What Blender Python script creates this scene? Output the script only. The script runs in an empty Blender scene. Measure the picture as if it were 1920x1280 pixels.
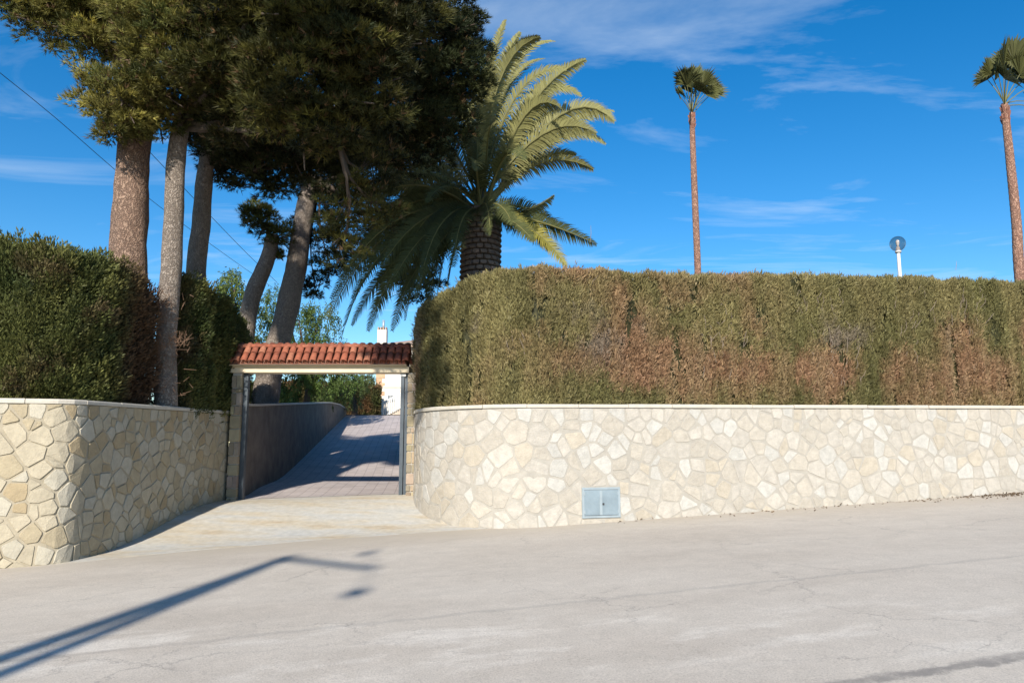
import bpy, math, random
import numpy as np
from mathutils import Vector

random.seed(7)
RNG = np.random.default_rng(11)
R = math.radians
SC = bpy.context.scene
COL = SC.collection

# ------------------------------------------------------------------ camera, sky, sun, exposure
CAM = np.array((0.0, 0.0, 1.6))
PITCH = R(8.0)
FPX = 1400.0                                    # focal length for a 1920 px wide frame
cam = bpy.data.cameras.new('camera')
cam.sensor_width = 36.0
cam.lens = FPX / 1920 * 36
cam.clip_end = 3000
cam.clip_start = 0.05
cam_ob = bpy.data.objects.new('camera', cam)
cam_ob.location = CAM
cam_ob.rotation_euler = (R(90) + PITCH, 0, 0)
COL.objects.link(cam_ob)
SC.camera = cam_ob

SUN_EL = R(30)
SHADOW_AZ = R(9.3)                              # shadows run this far right of +Y
TO_SUN = np.array((-math.sin(SHADOW_AZ) * math.cos(SUN_EL), -math.cos(SHADOW_AZ) * math.cos(SUN_EL), math.sin(SUN_EL)))
world = bpy.data.worlds.new('World')
SC.world = world
world.use_nodes = True
wn, wl = world.node_tree.nodes, world.node_tree.links
bg = wn['Background']
sky = wn.new('ShaderNodeTexSky')
sky.sky_type = 'NISHITA'
sky.sun_disc = False
sky.sun_elevation = SUN_EL
sky.sun_rotation = math.pi + SHADOW_AZ
sky.altitude = 100
sky.air_density = 1.0
sky.dust_density = 0.2
sky.ozone_density = 3.0
bg.inputs['Strength'].default_value = 0.115
hsv = wn.new('ShaderNodeHueSaturation')
hsv.inputs['Saturation'].default_value = 1.40
hsv.inputs['Value'].default_value = 1.0
wl.new(sky.outputs['Color'], hsv.inputs['Color'])
tc = wn.new('ShaderNodeTexCoord')
sep = wn.new('ShaderNodeSeparateXYZ')
wl.new(tc.outputs['Generated'], sep.inputs[0])
zc = wn.new('ShaderNodeMath'); zc.operation = 'MAXIMUM'; zc.inputs[1].default_value = 0.06
wl.new(sep.outputs['Z'], zc.inputs[0])
dv = wn.new('ShaderNodeVectorMath'); dv.operation = 'DIVIDE'
cb = wn.new('ShaderNodeCombineXYZ')
for i in range(3):
    wl.new(zc.outputs[0], cb.inputs[i])
wl.new(tc.outputs['Generated'], dv.inputs[0]); wl.new(cb.outputs[0], dv.inputs[1])
mp = wn.new('ShaderNodeMapping')
mp.inputs['Rotation'].default_value = (0, 0, R(28))
mp.inputs['Scale'].default_value = (0.75, 1.75, 0.0)
mp.inputs['Location'].default_value = (2.50, 0.60, 0)
wl.new(dv.outputs[0], mp.inputs[0])
cn = wn.new('ShaderNodeTexNoise')
cn.inputs['Scale'].default_value = 1.0; cn.inputs['Detail'].default_value = 9; cn.inputs['Roughness'].default_value = 0.6
cn.inputs['Distortion'].default_value = 0.7
wl.new(mp.outputs[0], cn.inputs['Vector'])
cr = wn.new('ShaderNodeValToRGB')
cr.color_ramp.elements[0].position = 0.53; cr.color_ramp.elements[0].color = (0, 0, 0, 1)
cr.color_ramp.elements[1].position = 0.82; cr.color_ramp.elements[1].color = (0.48, 0.48, 0.48, 1)
wl.new(cn.outputs['Fac'], cr.inputs[0])
cm = wn.new('ShaderNodeMix'); cm.data_type = 'RGBA'
wl.new(cr.outputs['Color'], cm.inputs['Factor'])
wl.new(hsv.outputs['Color'], cm.inputs['A'])
cm.inputs['B'].default_value = (5.2, 6.0, 6.8, 1)
wl.new(cm.outputs['Result'], bg.inputs['Color'])

sun = bpy.data.lights.new('sun', 'SUN')
sun.energy = 5.0
sun.angle = R(1.0)
sun.color = (1.0, 0.93, 0.82)
sun_ob = bpy.data.objects.new('sun', sun)
sun_ob.rotation_euler = Vector(TO_SUN).to_track_quat('Z', 'Y').to_euler()
COL.objects.link(sun_ob)

SC.render.engine = 'CYCLES'
SC.cycles.use_denoising = True
SC.cycles.max_bounces = 4
SC.cycles.diffuse_bounces = 2
SC.cycles.transparent_max_bounces = 6
SC.view_settings.view_transform = 'Standard'
SC.view_settings.look = 'None'
SC.view_settings.exposure = 0.5
SC.view_settings.gamma = 1.0
SC.view_settings.use_curve_mapping = False

# ------------------------------------------------------------------ helpers
CP, SP = math.cos(PITCH), math.sin(PITCH)
def ray(px, py):
    x, y = (px - 960) / FPX, (640 - py) / FPX
    return np.array((x, CP - y * SP, SP + y * CP))
def P(px, py, Y):                               # the point at distance Y (metres ahead) seen at this place in the photo
    d = ray(px, py)
    return CAM + d * (Y / d[1])
def M_PER_PX(Y, py=700):
    d = ray(960, py)
    return Y / d[1] / FPX
def ss(a, b, x):
    t = np.clip((np.asarray(x, float) - a) / (b - a), 0, 1)
    return t * t * (3 - 2 * t)

def hash3(ix, iy, iz, seed):
    h = (ix.astype(np.int64) * 374761393 + iy.astype(np.int64) * 668265263 + iz.astype(np.int64) * 2147483647 + seed * 974634777) & 0xffffffff
    h = ((h ^ (h >> 13)) * 1274126177) & 0xffffffff
    h = ((h ^ (h >> 16)) * 2246822519) & 0xffffffff
    return ((h ^ (h >> 15)) & 0xffffff) / float(0xffffff)
def vnoise(p, scale=1.0, seed=0):               # value noise 0..1 at (n,3) points; scale may be a 3-tuple
    p = np.atleast_2d(p) * np.asarray(scale)
    i = np.floor(p); f = p - i; f = f * f * (3 - 2 * f)
    i = i.astype(np.int64)
    out = np.zeros(len(p))
    for dx in (0, 1):
        for dy in (0, 1):
            for dz in (0, 1):
                w = (f[:, 0] if dx else 1 - f[:, 0]) * (f[:, 1] if dy else 1 - f[:, 1]) * (f[:, 2] if dz else 1 - f[:, 2])
                out += w * hash3(i[:, 0] + dx, i[:, 1] + dy, i[:, 2] + dz, seed)
    return out
def fbm(p, scale=1.0, seed=0, o=3):
    s = np.zeros(len(p)); a = 0.5; tot = 0; sc = np.asarray(scale, float)
    for k in range(o):
        s += a * vnoise(p, sc, seed + k * 17); tot += a; a *= 0.5; sc = sc * 2.03
    return s / tot
def nrm(v):
    return v / np.maximum(np.linalg.norm(v, axis=-1, keepdims=True), 1e-9)

def np_mesh(name, V, F, col=None, smooth=False):
    me = bpy.data.meshes.new(name)
    V = np.asarray(V, np.float32); F = np.asarray(F, np.int32)
    n, k = F.shape
    me.vertices.add(len(V)); me.vertices.foreach_set('co', V.ravel())
    me.loops.add(n * k); me.loops.foreach_set('vertex_index', F.ravel())
    me.polygons.add(n); me.polygons.foreach_set('loop_start', np.arange(0, n * k, k, dtype=np.int32))
    if smooth:
        me.polygons.foreach_set('use_smooth', np.ones(n, bool))
    if col is not None:
        c = np.ones((len(V), 4), np.float32); c[:, :3] = col
        a = me.color_attributes.new('Col', 'FLOAT_COLOR', 'POINT'); a.data.foreach_set('color', c.ravel())
    me.update(calc_edges=True)
    return me

def link(name, me, m=None, parent=None, loc=None):
    o = bpy.data.objects.new(name, me)
    COL.objects.link(o)
    if m is not None and me is not None and not len(me.materials):
        me.materials.append(m)
    if parent is not None:
        o.parent = parent
        o.matrix_parent_inverse.identity()
        if loc is None:
            o.location = -np.array(parent['_o'])          # meshes are written in world coordinates
    if loc is not None:
        o.location = loc
    return o
def thing(name, loc, label, cat, group=None):
    o = bpy.data.objects.new(name, None)
    COL.objects.link(o)
    o.location = loc
    o['_o'] = [float(v) for v in loc]
    o.empty_display_size = 0.2
    tag(o, label, cat, group)
    return o
def tag(o, label=None, cat=None, group=None, kind=None):
    if label: o['label'] = label
    if cat: o['category'] = cat
    if group: o['group'] = group
    if kind: o['kind'] = kind
    return o
def part(name, me, m, parent):                  # part of a part or thing; all roots keep '_o'
    r = parent
    o = bpy.data.objects.new(name, me)
    COL.objects.link(o)
    if not len(me.materials):
        me.materials.append(m)
    o.parent = r
    if '_o' in r.keys():
        o.location = [-v for v in r['_o']]
    return o

class MB:                                       # collects polygons in world coordinates, gives ONE mesh
    def __init__(s): s.v = []; s.f = []
    def box(s, a, b):
        x0, y0, z0 = a; x1, y1, z1 = b; n = len(s.v)
        s.v += [(x0,y0,z0),(x1,y0,z0),(x1,y1,z0),(x0,y1,z0),(x0,y0,z1),(x1,y0,z1),(x1,y1,z1),(x0,y1,z1)]
        s.f += [[n+i for i in q] for q in ((0,3,2,1),(4,5,6,7),(0,1,5,4),(1,2,6,5),(2,3,7,6),(3,0,4,7))]
        return s
    def obox(s, c, ax, ay, az, bev=0.0):        # box from centre and three half-axis vectors, optionally chamfered
        c = np.array(c, float); ax, ay, az = (np.array(a, float) for a in (ax, ay, az)); n = len(s.v)
        if bev <= 0:
            for sz in (-1, 1):
                for sx, sy in ((-1,-1),(1,-1),(1,1),(-1,1)):
                    s.v.append(tuple(c + ax*sx + ay*sy + az*sz))
            s.f += [[n+i for i in q] for q in ((0,3,2,1),(4,5,6,7),(0,1,5,4),(1,2,6,5),(2,3,7,6),(3,0,4,7))]
            return s
        lx, ly, lz = (np.linalg.norm(a) for a in (ax, ay, az))
        def ring(fx, fy, z):
            return [tuple(c + ax*sx*fx + ay*sy*fy + az*z) for sx, sy in ((-1,-1),(1,-1),(1,1),(-1,1))]
        bx, by, bz = 1-bev/lx, 1-bev/ly, 1-bev/lz
        rs = [ring(bx,by,-1), ring(1,1,-bz), ring(1,1,bz), ring(bx,by,1)]
        for r in rs: s.v += r
        s.f.append([n+3,n+2,n+1,n])
        for k in range(3):
            for i in range(4):
                j = (i+1) % 4
                s.f.append([n+4*k+i, n+4*k+j, n+4*k+4+j, n+4*k+4+i])
        s.f.append([n+12,n+13,n+14,n+15])
        return s
    def tube(s, pts, rad, seg=8, cap=True):
        pts = [np.array(p, float) for p in pts]; n0 = len(s.v)
        if not hasattr(rad, '__len__'): rad = [rad]*len(pts)
        ref = np.array((0.31, 0.17, 0.93))
        t0 = pts[-1]-pts[0]
        if abs(np.dot(nrm(t0), nrm(ref))) > 0.9: ref = np.array((1.0, 0.1, 0.05))
        for i, p in enumerate(pts):
            t = nrm(pts[min(i+1, len(pts)-1)] - pts[max(i-1, 0)])
            a = nrm(np.cross(t, ref)); b = np.cross(t, a)
            for k in range(seg):
                w = 2*math.pi*k/seg
                s.v.append(tuple(p + (a*math.cos(w) + b*math.sin(w))*rad[i]))
        for i in range(len(pts)-1):
            for k in range(seg):
                k2 = (k+1) % seg
                s.f.append([n0+i*seg+k2, n0+i*seg+k, n0+(i+1)*seg+k, n0+(i+1)*seg+k2])
        if cap:
            s.f.append([n0+k for k in range(seg)])
            s.f.append([n0+(len(pts)-1)*seg+k for k in reversed(range(seg))])
        return s
    def lathe(s, c, prof, seg=16):              # prof: (radius, z)
        c = np.array(c, float); n0 = len(s.v)
        for r, z in prof:
            for k in range(seg):
                w = 2*math.pi*k/seg
                s.v.append((c[0]+r*math.cos(w), c[1]+r*math.sin(w), c[2]+z))
        for i in range(len(prof)-1):
            for k in range(seg):
                k2 = (k+1) % seg
                s.f.append([n0+i*seg+k, n0+i*seg+k2, n0+(i+1)*seg+k2, n0+(i+1)*seg+k])
        return s
    def poly(s, pts):
        n = len(s.v); s.v += [tuple(p) for p in pts]; s.f.append(list(range(n, n+len(pts)))); return s
    def mesh(s, name, smooth=False, col=None):
        me = bpy.data.meshes.new(name)
        me.from_pydata([tuple(map(float, v)) for v in s.v], [], s.f)
        if smooth: me.polygons.foreach_set('use_smooth', np.ones(len(s.f), bool))
        if col is not None:
            c = np.ones((len(s.v), 4), np.float32); c[:, :3] = col
            a = me.color_attributes.new('Col', 'FLOAT_COLOR', 'POINT'); a.data.foreach_set('color', c.ravel())
        me.update()
        return me

# ------------------------------------------------------------------ materials
def new_mat(name):
    m = bpy.data.materials.new(name); m.use_nodes = True
    return m, m.node_tree.nodes, m.node_tree.links, m.node_tree.nodes['Principled BSDF']
def noise_node(n, l, scale, detail=5, rough=0.6, vec=None, stretch=None, dist=0.0):
    t = n.new('ShaderNodeTexNoise')
    t.inputs['Scale'].default_value = scale; t.inputs['Detail'].default_value = detail
    t.inputs['Roughness'].default_value = rough; t.inputs['Distortion'].default_value = dist
    g = n.new('ShaderNodeNewGeometry')
    src = vec or g.outputs['Position']
    if stretch:
        mpn = n.new('ShaderNodeMapping'); mpn.inputs['Scale'].default_value = stretch
        l.new(src, mpn.inputs[0]); src = mpn.outputs[0]
    l.new(src, t.inputs['Vector'])
    return t
def ramp(n, l, src, stops):
    r = n.new('ShaderNodeValToRGB')
    e = r.color_ramp.elements
    while len(e) < len(stops): e.new(0.5)
    for i, (p, c) in enumerate(stops):
        e[i].position = p; e[i].color = (*c, 1) if len(c) == 3 else c
    l.new(src, r.inputs[0])
    return r
def mix(n, l, fac, a, b, mode='MIX'):
    m = n.new('ShaderNodeMix'); m.data_type = 'RGBA'; m.blend_type = mode
    for k, v in (('Factor', fac), ('A', a), ('B', b)):
        if hasattr(v, 'is_linked'): l.new(v, m.inputs[k])
        elif k == 'Factor': m.inputs[k].default_value = v
        else: m.inputs[k].default_value = (*v, 1)
    return m.outputs['Result']
def bump(n, l, bsdf, src, strength, dist=0.02):
    b = n.new('ShaderNodeBump'); b.inputs['Strength'].default_value = strength; b.inputs['Distance'].default_value = dist
    l.new(src, b.inputs['Height']); l.new(b.outputs[0], bsdf.inputs['Normal'])
def plain(name, c, rough=0.8, var=0.25, scale=6.0, metal=0.0, bmp=0.0, bscale=60):
    m, n, l, b = new_mat(name)
    t = noise_node(n, l, scale)
    r = ramp(n, l, t.outputs['Fac'], [(0.25, tuple(v*(1-var) for v in c)), (0.75, tuple(min(1, v*(1+var)) for v in c))])
    l.new(r.outputs[0], b.inputs['Base Color'])
    b.inputs['Roughness'].default_value = rough; b.inputs['Metallic'].default_value = metal
    if bmp:
        t2 = noise_node(n, l, bscale, 4); bump(n, l, b, t2.outputs['Fac'], bmp)
    return m
def leaf_mat(name, transl=0.25, rough=0.6):
    m, n, l, b = new_mat(name)
    a = n.new('ShaderNodeVertexColor'); a.layer_name = 'Col'
    l.new(a.outputs['Color'], b.inputs['Base Color'])
    b.inputs['Roughness'].default_value = rough
    b.inputs['Specular IOR Level'].default_value = 0.25
    tr = n.new('ShaderNodeBsdfTranslucent'); l.new(a.outputs['Color'], tr.inputs['Color'])
    mx = n.new('ShaderNodeMixShader'); mx.inputs[0].default_value = transl
    l.new(b.outputs[0], mx.inputs[1]); l.new(tr.outputs[0], mx.inputs[2])
    l.new(mx.outputs[0], n['Material Output'].inputs['Surface'])
    return m
def vcol_mat(name, rough=0.85, var=0.18, scale=14, bmp=0.35, bscale=40, bdist=0.01):
    m, n, l, b = new_mat(name)
    a = n.new('ShaderNodeVertexColor'); a.layer_name = 'Col'
    t = noise_node(n, l, scale, 6, 0.65)
    r = ramp(n, l, t.outputs['Fac'], [(0.25, (1-var,)*3), (0.75, (1+var*0.6,)*3)])
    c = mix(n, l, 1.0, a.outputs['Color'], r.outputs[0], 'MULTIPLY')
    l.new(c, b.inputs['Base Color']); b.inputs['Roughness'].default_value = rough
    t2 = noise_node(n, l, bscale, 5, 0.7); bump(n, l, b, t2.outputs['Fac'], bmp, bdist)
    return m

M_leaf = leaf_mat('foliage', 0.22)
M_stone = vcol_mat('cut_stone', 0.85, 0.22, 7, 0.8, 26, 0.02)
M_mortar = plain('mortar', (0.365, 0.338, 0.292), 0.95, 0.14, 5, 0, 0.5, 70)
M_mortar_left = plain('mortar_ochre', (0.345, 0.30, 0.22), 0.95, 0.2, 5, 0, 0.5, 70)
M_coping = plain('cast_coping', (0.50, 0.46, 0.39), 0.8, 0.10, 7, 0, 0.3, 90)
M_lintel = plain('cream_render', (0.62, 0.53, 0.38), 0.8, 0.10, 3, 0, 0.25, 90)
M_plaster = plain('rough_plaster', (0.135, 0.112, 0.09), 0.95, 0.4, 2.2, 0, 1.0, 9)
M_steel = plain('painted_steel', (0.060, 0.075, 0.090), 0.45, 0.15, 9, 0.3)
M_galv = plain('galvanised_door', (0.37, 0.43, 0.46), 0.42, 0.14, 5, 0.35)
M_galvd = plain('cabinet_door_paint', (0.27, 0.335, 0.375), 0.4, 0.22, 2.5, 0.3)
M_white = plain('white_paint', (0.72, 0.72, 0.70), 0.5, 0.06)
M_dark = plain('dark_metal', (0.05, 0.05, 0.05), 0.5, 0.2)
M_wire = plain('wire', (0.03, 0.035, 0.045), 0.6, 0.1)
M_soil = plain('garden_soil', (0.10, 0.08, 0.05), 0.95, 0.35, 1.2, 0, 0.6, 12)
M_ground = plain('dry_ground', (0.22, 0.19, 0.14), 0.95, 0.3, 0.4, 0, 0.5, 8)
M_pole = plain('weathered_pole', (0.20, 0.16, 0.12), 0.9, 0.3, 8)

def bark_mat(name, c_dark, c_mid, c_light, scale=5.0):
    m, n, l, b = new_mat(name)
    v = n.new('ShaderNodeTexVoronoi'); v.feature = 'DISTANCE_TO_EDGE'; v.inputs['Scale'].default_value = scale
    g = n.new('ShaderNodeNewGeometry'); mp_ = n.new('ShaderNodeMapping'); mp_.inputs['Scale'].default_value = (2.6, 2.6, 0.6)
    nz = noise_node(n, l, 3.0, 4)
    ad = n.new('ShaderNodeVectorMath'); ad.operation = 'ADD'
    mu = n.new('ShaderNodeVectorMath'); mu.operation = 'SCALE'; mu.inputs['Scale'].default_value = 0.5
    l.new(nz.outputs['Color'], mu.inputs[0]); l.new(g.outputs['Position'], ad.inputs[0]); l.new(mu.outputs[0], ad.inputs[1])
    l.new(ad.outputs[0], mp_.inputs[0]); l.new(mp_.outputs[0], v.inputs['Vector'])
    r = ramp(n, l, v.outputs['Distance'], [(0.0, c_dark), (0.12, c_mid), (0.45, c_light)])
    t = noise_node(n, l, 7, 6, 0.7)
    r2 = ramp(n, l, t.outputs['Fac'], [(0.3, (0.72,)*3), (0.7, (1.15,)*3)])
    l.new(mix(n, l, 1.0, r.outputs[0], r2.outputs[0], 'MULTIPLY'), b.inputs['Base Color'])
    b.inputs['Roughness'].default_value = 0.95
    r3 = ramp(n, l, v.outputs['Distance'], [(0.0, (0,)*3), (0.2, (1,)*3)])
    h = mix(n, l, 0.35, r3.outputs[0], t.outputs['Fac'])
    bump(n, l, b, h, 0.8, 0.05)
    return m
M_bark = bark_mat('pine_bark_red', (0.17, 0.105, 0.075), (0.27, 0.175, 0.125), (0.34, 0.235, 0.17), 7)
M_bark_grey = bark_mat('pine_bark_grey', (0.19, 0.15, 0.12), (0.28, 0.23, 0.19), (0.35, 0.30, 0.25), 9.0)
M_bark_wash = bark_mat('fan_palm_bark', (0.20, 0.10, 0.07), (0.36, 0.20, 0.14), (0.42, 0.26, 0.185), 6)
M_limb = plain('limb_bark', (0.075, 0.056, 0.042), 0.95, 0.3, 6)
M_tile, n_, l_, b_ = new_mat('terracotta')
oi = n_.new('ShaderNodeObjectInfo')
r_ = ramp(n_, l_, oi.outputs['Random'], [(0.0, (0.22, 0.066, 0.038)), (0.5, (0.30, 0.090, 0.048)), (1.0, (0.36, 0.145, 0.085))])
t_ = noise_node(n_, l_, 12, 6, 0.7)
r2_ = ramp(n_, l_, t_.outputs['Fac'], [(0.25, (0.55,)*3), (0.6, (1.1,)*3)])
l_.new(mix(n_, l_, 1.0, r_.outputs[0], r2_.outputs[0], 'MULTIPLY'), b_.inputs['Base Color']); b_.inputs['Roughness'].default_value = 0.85

# road: pale worn asphalt with chalky wear patches and a tar seam
M_road, n_, l_, b_ = new_mat('worn_asphalt')
TH = R(17)
g_ = n_.new('ShaderNodeNewGeometry')
mpr = n_.new('ShaderNodeMapping'); mpr.vector_type = 'TEXTURE'; mpr.inputs['Rotation'].default_value = (0, 0, TH)
l_.new(g_.outputs['Position'], mpr.inputs[0])
big = noise_node(n_, l_, 0.5, 6, 0.6, mpr.outputs[0], (0.5, 1.3, 1))
rb = ramp(n_, l_, big.outputs['Fac'], [(0.30, (0.475, 0.418, 0.350)), (0.55, (0.53, 0.474, 0.402)), (0.75, (0.56, 0.505, 0.432))])
wear = noise_node(n_, l_, 1.1, 8, 0.7, mpr.outputs[0], (0.6, 1.5, 1), 0.2)
rw = ramp(n_, l_, wear.outputs['Fac'], [(0.50, (0,)*3), (0.62, (1,)*3)])
sepr = n_.new('ShaderNodeSeparateXYZ'); l_.new(g_.outputs['Position'], sepr.inputs[0])
def band(src, c0, c1, w):
    a = n_.new('ShaderNodeMapRange'); a.interpolation_type = 'SMOOTHSTEP'
    a.inputs['From Min'].default_value = c0; a.inputs['From Max'].default_value = c0 + w; l_.new(src, a.inputs['Value'])
    b2 = n_.new('ShaderNodeMapRange'); b2.interpolation_type = 'SMOOTHSTEP'
    b2.inputs['From Min'].default_value = c1; b2.inputs['From Max'].default_value = c1 + w
    b2.inputs['To Min'].default_value = 1; b2.inputs['To Max'].default_value = 0; l_.new(src, b2.inputs['Value'])
    m = n_.new('ShaderNodeMath'); m.operation = 'MULTIPLY'; l_.new(a.outputs[0], m.inputs[0]); l_.new(b2.outputs[0], m.inputs[1])
    return m.outputs[0]
wm = n_.new('ShaderNodeMath'); wm.operation = 'MULTIPLY'
l_.new(rw.outputs[0], wm.inputs[0]); l_.new(band(sepr.outputs['Y'], 5.6, 7.4, 0.7), wm.inputs[1])
wm2 = n_.new('ShaderNodeMath'); wm2.operation = 'MULTIPLY'; wm2.inputs[1].default_value = 0.45
l_.new(wm.outputs[0], wm2.inputs[0])
c_ = mix(n_, l_, wm2.outputs[0], rb.outputs[0], (0.74, 0.69, 0.61))
# speckle of aggregate
sp = noise_node(n_, l_, 60, 3, 0.8)
rsp = ramp(n_, l_, sp.outputs['Fac'], [(0.28, (0.62,)*3), (0.48, (0.98,)*3), (0.74, (1.2,)*3)])
c_ = mix(n_, l_, 1.0, c_, rsp.outputs[0], 'MULTIPLY')
sp2 = noise_node(n_, l_, 170, 2, 0.8)
rsp2 = ramp(n_, l_, sp2.outputs['Fac'], [(0.25, (0.8,)*3), (0.5, (1.0,)*3), (0.75, (1.12,)*3)])
c_ = mix(n_, l_, 1.0, c_, rsp2.outputs[0], 'MULTIPLY')
mo_ = noise_node(n_, l_, 3.0, 6, 0.75)                     # mottling
rmo = ramp(n_, l_, mo_.outputs['Fac'], [(0.3, (0.9,)*3), (0.7, (1.06,)*3)])
c_ = mix(n_, l_, 1.0, c_, rmo.outputs[0], 'MULTIPLY')
cv = n_.new('ShaderNodeTexVoronoi'); cv.feature = 'DISTANCE_TO_EDGE'; cv.inputs['Scale'].default_value = 0.55
cvn = noise_node(n_, l_, 1.6, 6, 0.7); cva = n_.new('ShaderNodeVectorMath'); cva.operation = 'MULTIPLY_ADD'; cva.inputs[1].default_value = (0.9, 0.9, 0)
l_.new(cvn.outputs['Color'], cva.inputs[0]); l_.new(g_.outputs['Position'], cva.inputs[2]); l_.new(cva.outputs[0], cv.inputs['Vector'])
rcv = ramp(n_, l_, cv.outputs['Distance'], [(0.0, (1,)*3), (0.006, (0,)*3)])
cmk = noise_node(n_, l_, 0.35, 3); rck = ramp(n_, l_, cmk.outputs['Fac'], [(0.44, (0,)*3), (0.56, (0.6,)*3)])
c_ = mix(n_, l_, mix(n_, l_, 1.0, rcv.outputs[0], rck.outputs[0], 'MULTIPLY'), c_, (0.22, 0.2, 0.18))
# tar seam running along the road at the near edge of a resurfaced lane
sepm = n_.new('ShaderNodeSeparateXYZ'); l_.new(mpr.outputs[0], sepm.inputs[0])
sn = noise_node(n_, l_, 2.2, 6, 0.7)
mo = n_.new('ShaderNodeMath'); mo.operation = 'MULTIPLY_ADD'; mo.inputs[1].default_value = 0.35; mo.inputs[2].default_value = -0.175
l_.new(sn.outputs['Fac'], mo.inputs[0])
ad_ = n_.new('ShaderNodeMath'); ad_.operation = 'ADD'; l_.new(sepm.outputs['Y'], ad_.inputs[0]); l_.new(mo.outputs[0], ad_.inputs[1])
seam = band(ad_.outputs[0], 4.44, 4.58, 0.06)
sm = n_.new('ShaderNodeMath'); sm.operation = 'MULTIPLY'; l_.new(seam, sm.inputs[0])
rs_ = ramp(n_, l_, sn.outputs['Fac'], [(0.35, (0.15,)*3), (0.6, (0.7,)*3)]); l_.new(rs_.outputs[0], sm.inputs[1])
c_ = mix(n_, l_, sm.outputs[0], c_, (0.15, 0.14, 0.13))
seam2 = band(ad_.outputs[0], 7.66, 7.76, 0.06)
sm2 = n_.new('ShaderNodeMath'); sm2.operation = 'MULTIPLY'; sm2.inputs[1].default_value = 0.22; l_.new(seam2, sm2.inputs[0])
c_ = mix(n_, l_, sm2.outputs[0], c_, (0.2, 0.19, 0.18))
# sandy dirt washed up along the wall foot
dirt = n_.new('ShaderNodeMath'); dirt.operation = 'MULTIPLY_ADD'; dirt.inputs[1].default_value = -0.3
l_.new(sepr.outputs['X'], dirt.inputs[0]); l_.new(sepr.outputs['Y'], dirt.inputs[2])
dn = noise_node(n_, l_, 1.3, 6, 0.7)
dsum = n_.new('ShaderNodeMath'); dsum.operation = 'MULTIPLY_ADD'; dsum.inputs[1].default_value = 1.6; l_.new(dn.outputs['Fac'], dsum.inputs[0]); l_.new(dirt.outputs[0], dsum.inputs[2])
dm = n_.new('ShaderNodeMapRange'); dm.inputs['From Min'].default_value = 14.2; dm.inputs['From Max'].default_value = 15.9
dm.inputs['To Max'].default_value = 0.8
l_.new(dsum.outputs[0], dm.inputs['Value'])
c_ = mix(n_, l_, dm.outputs[0], c_, (0.42, 0.365, 0.29))
l_.new(c_, b_.inputs['Base Color']); b_.inputs['Roughness'].default_value = 0.9
bump(n_, l_, b_, sp.outputs['Fac'], 0.55, 0.012)

# apron: pale concrete with ochre stains
M_apron, n_, l_, b_ = new_mat('stained_concrete')
a1 = noise_node(n_, l_, 0.9, 7, 0.65, None, (0.6, 1.8, 1))
ra = ramp(n_, l_, a1.outputs['Fac'], [(0.30, (0.44, 0.35, 0.24)), (0.42, (0.50, 0.44, 0.34)), (0.55, (0.50, 0.475, 0.42)), (0.68, (0.46, 0.46, 0.44)), (0.8, (0.40, 0.385, 0.36))])
a2 = noise_node(n_, l_, 7, 6, 0.7)
ra2 = ramp(n_, l_, a2.outputs['Fac'], [(0.3, (0.80,)*3), (0.7, (1.08,)*3)])
c_ = mix(n_, l_, 1.0, ra.outputs[0], ra2.outputs[0], 'MULTIPLY')
l_.new(c_, b_.inputs['Base Color']); b_.inputs['Roughness'].default_value = 0.9
bump(n_, l_, b_, a2.outputs['Fac'], 0.3, 0.01)

# driveway: pink block paving
M_drive, n_, l_, b_ = new_mat('pink_block_paving')
g_ = n_.new('ShaderNodeNewGeometry')
mpd = n_.new('ShaderNodeMapping'); mpd.inputs['Rotation'].default_value = (0, 0, R(-7 + 90)); l_.new(g_.outputs['Position'], mpd.inputs[0])
bt = n_.new('ShaderNodeTexBrick')
bt.inputs['Color1'].default_value = (0.46, 0.405, 0.385, 1); bt.inputs['Color2'].default_value = (0.42, 0.365, 0.345, 1)
bt.inputs['Mortar'].default_value = (0.30, 0.26, 0.25, 1)
bt.inputs['Scale'].default_value = 1.0; bt.inputs['Mortar Size'].default_value = 0.012
bt.inputs['Brick Width'].default_value = 0.6; bt.inputs['Row Height'].default_value = 0.3
l_.new(mpd.outputs[0], bt.inputs['Vector'])
d1 = noise_node(n_, l_, 1.4, 6, 0.7)
rd = ramp(n_, l_, d1.outputs['Fac'], [(0.3, (0.8,)*3), (0.7, (1.15,)*3)])
l_.new(mix(n_, l_, 1.0, bt.outputs['Color'], rd.outputs[0], 'MULTIPLY'), b_.inputs['Base Color'])
b_.inputs['Roughness'].default_value = 0.85
bump(n_, l_, b_, bt.outputs['Fac'], -0.4, 0.01)

# ------------------------------------------------------------------ terrain heights
CT, ST = math.cos(TH), math.sin(TH)
def road_z(x, y):
    t = np.asarray(x, float) * CT + (np.asarray(y, float) - 15) * ST
    return np.clip(0.036 * t, -2.4, 2.4)
def ground_z(x, y):
    x = np.asarray(x, float); y = np.asarray(y, float)
    a = road_z(x, y) + 0.5 * ss(0.55, 4.8, y - 15 - 0.3 * x)
    t = np.clip(y - 23.2, 0, 21.8)
    ramp_ = 0.40 + 0.14 * np.clip((y - 18.7) / 4.8, 0, 1) + 0.1385 * (t - 1.2 * (1 - np.exp(-t / 1.2))) * 1.02
    w = ss(18.7, 21.5, y)
    return a * (1 - w) + ramp_ * w
def px_ground(px, py):                          # road point seen at a place in the photo
    d = ray(px, py); t = 5.0
    for _ in range(60):
        p = CAM + d * t
        t -= (p[2] - float(road_z(p[0], p[1]))) / (d[2] - 0.036 * (d[0]*CT + d[1]*ST))
    return CAM + d * t

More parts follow.
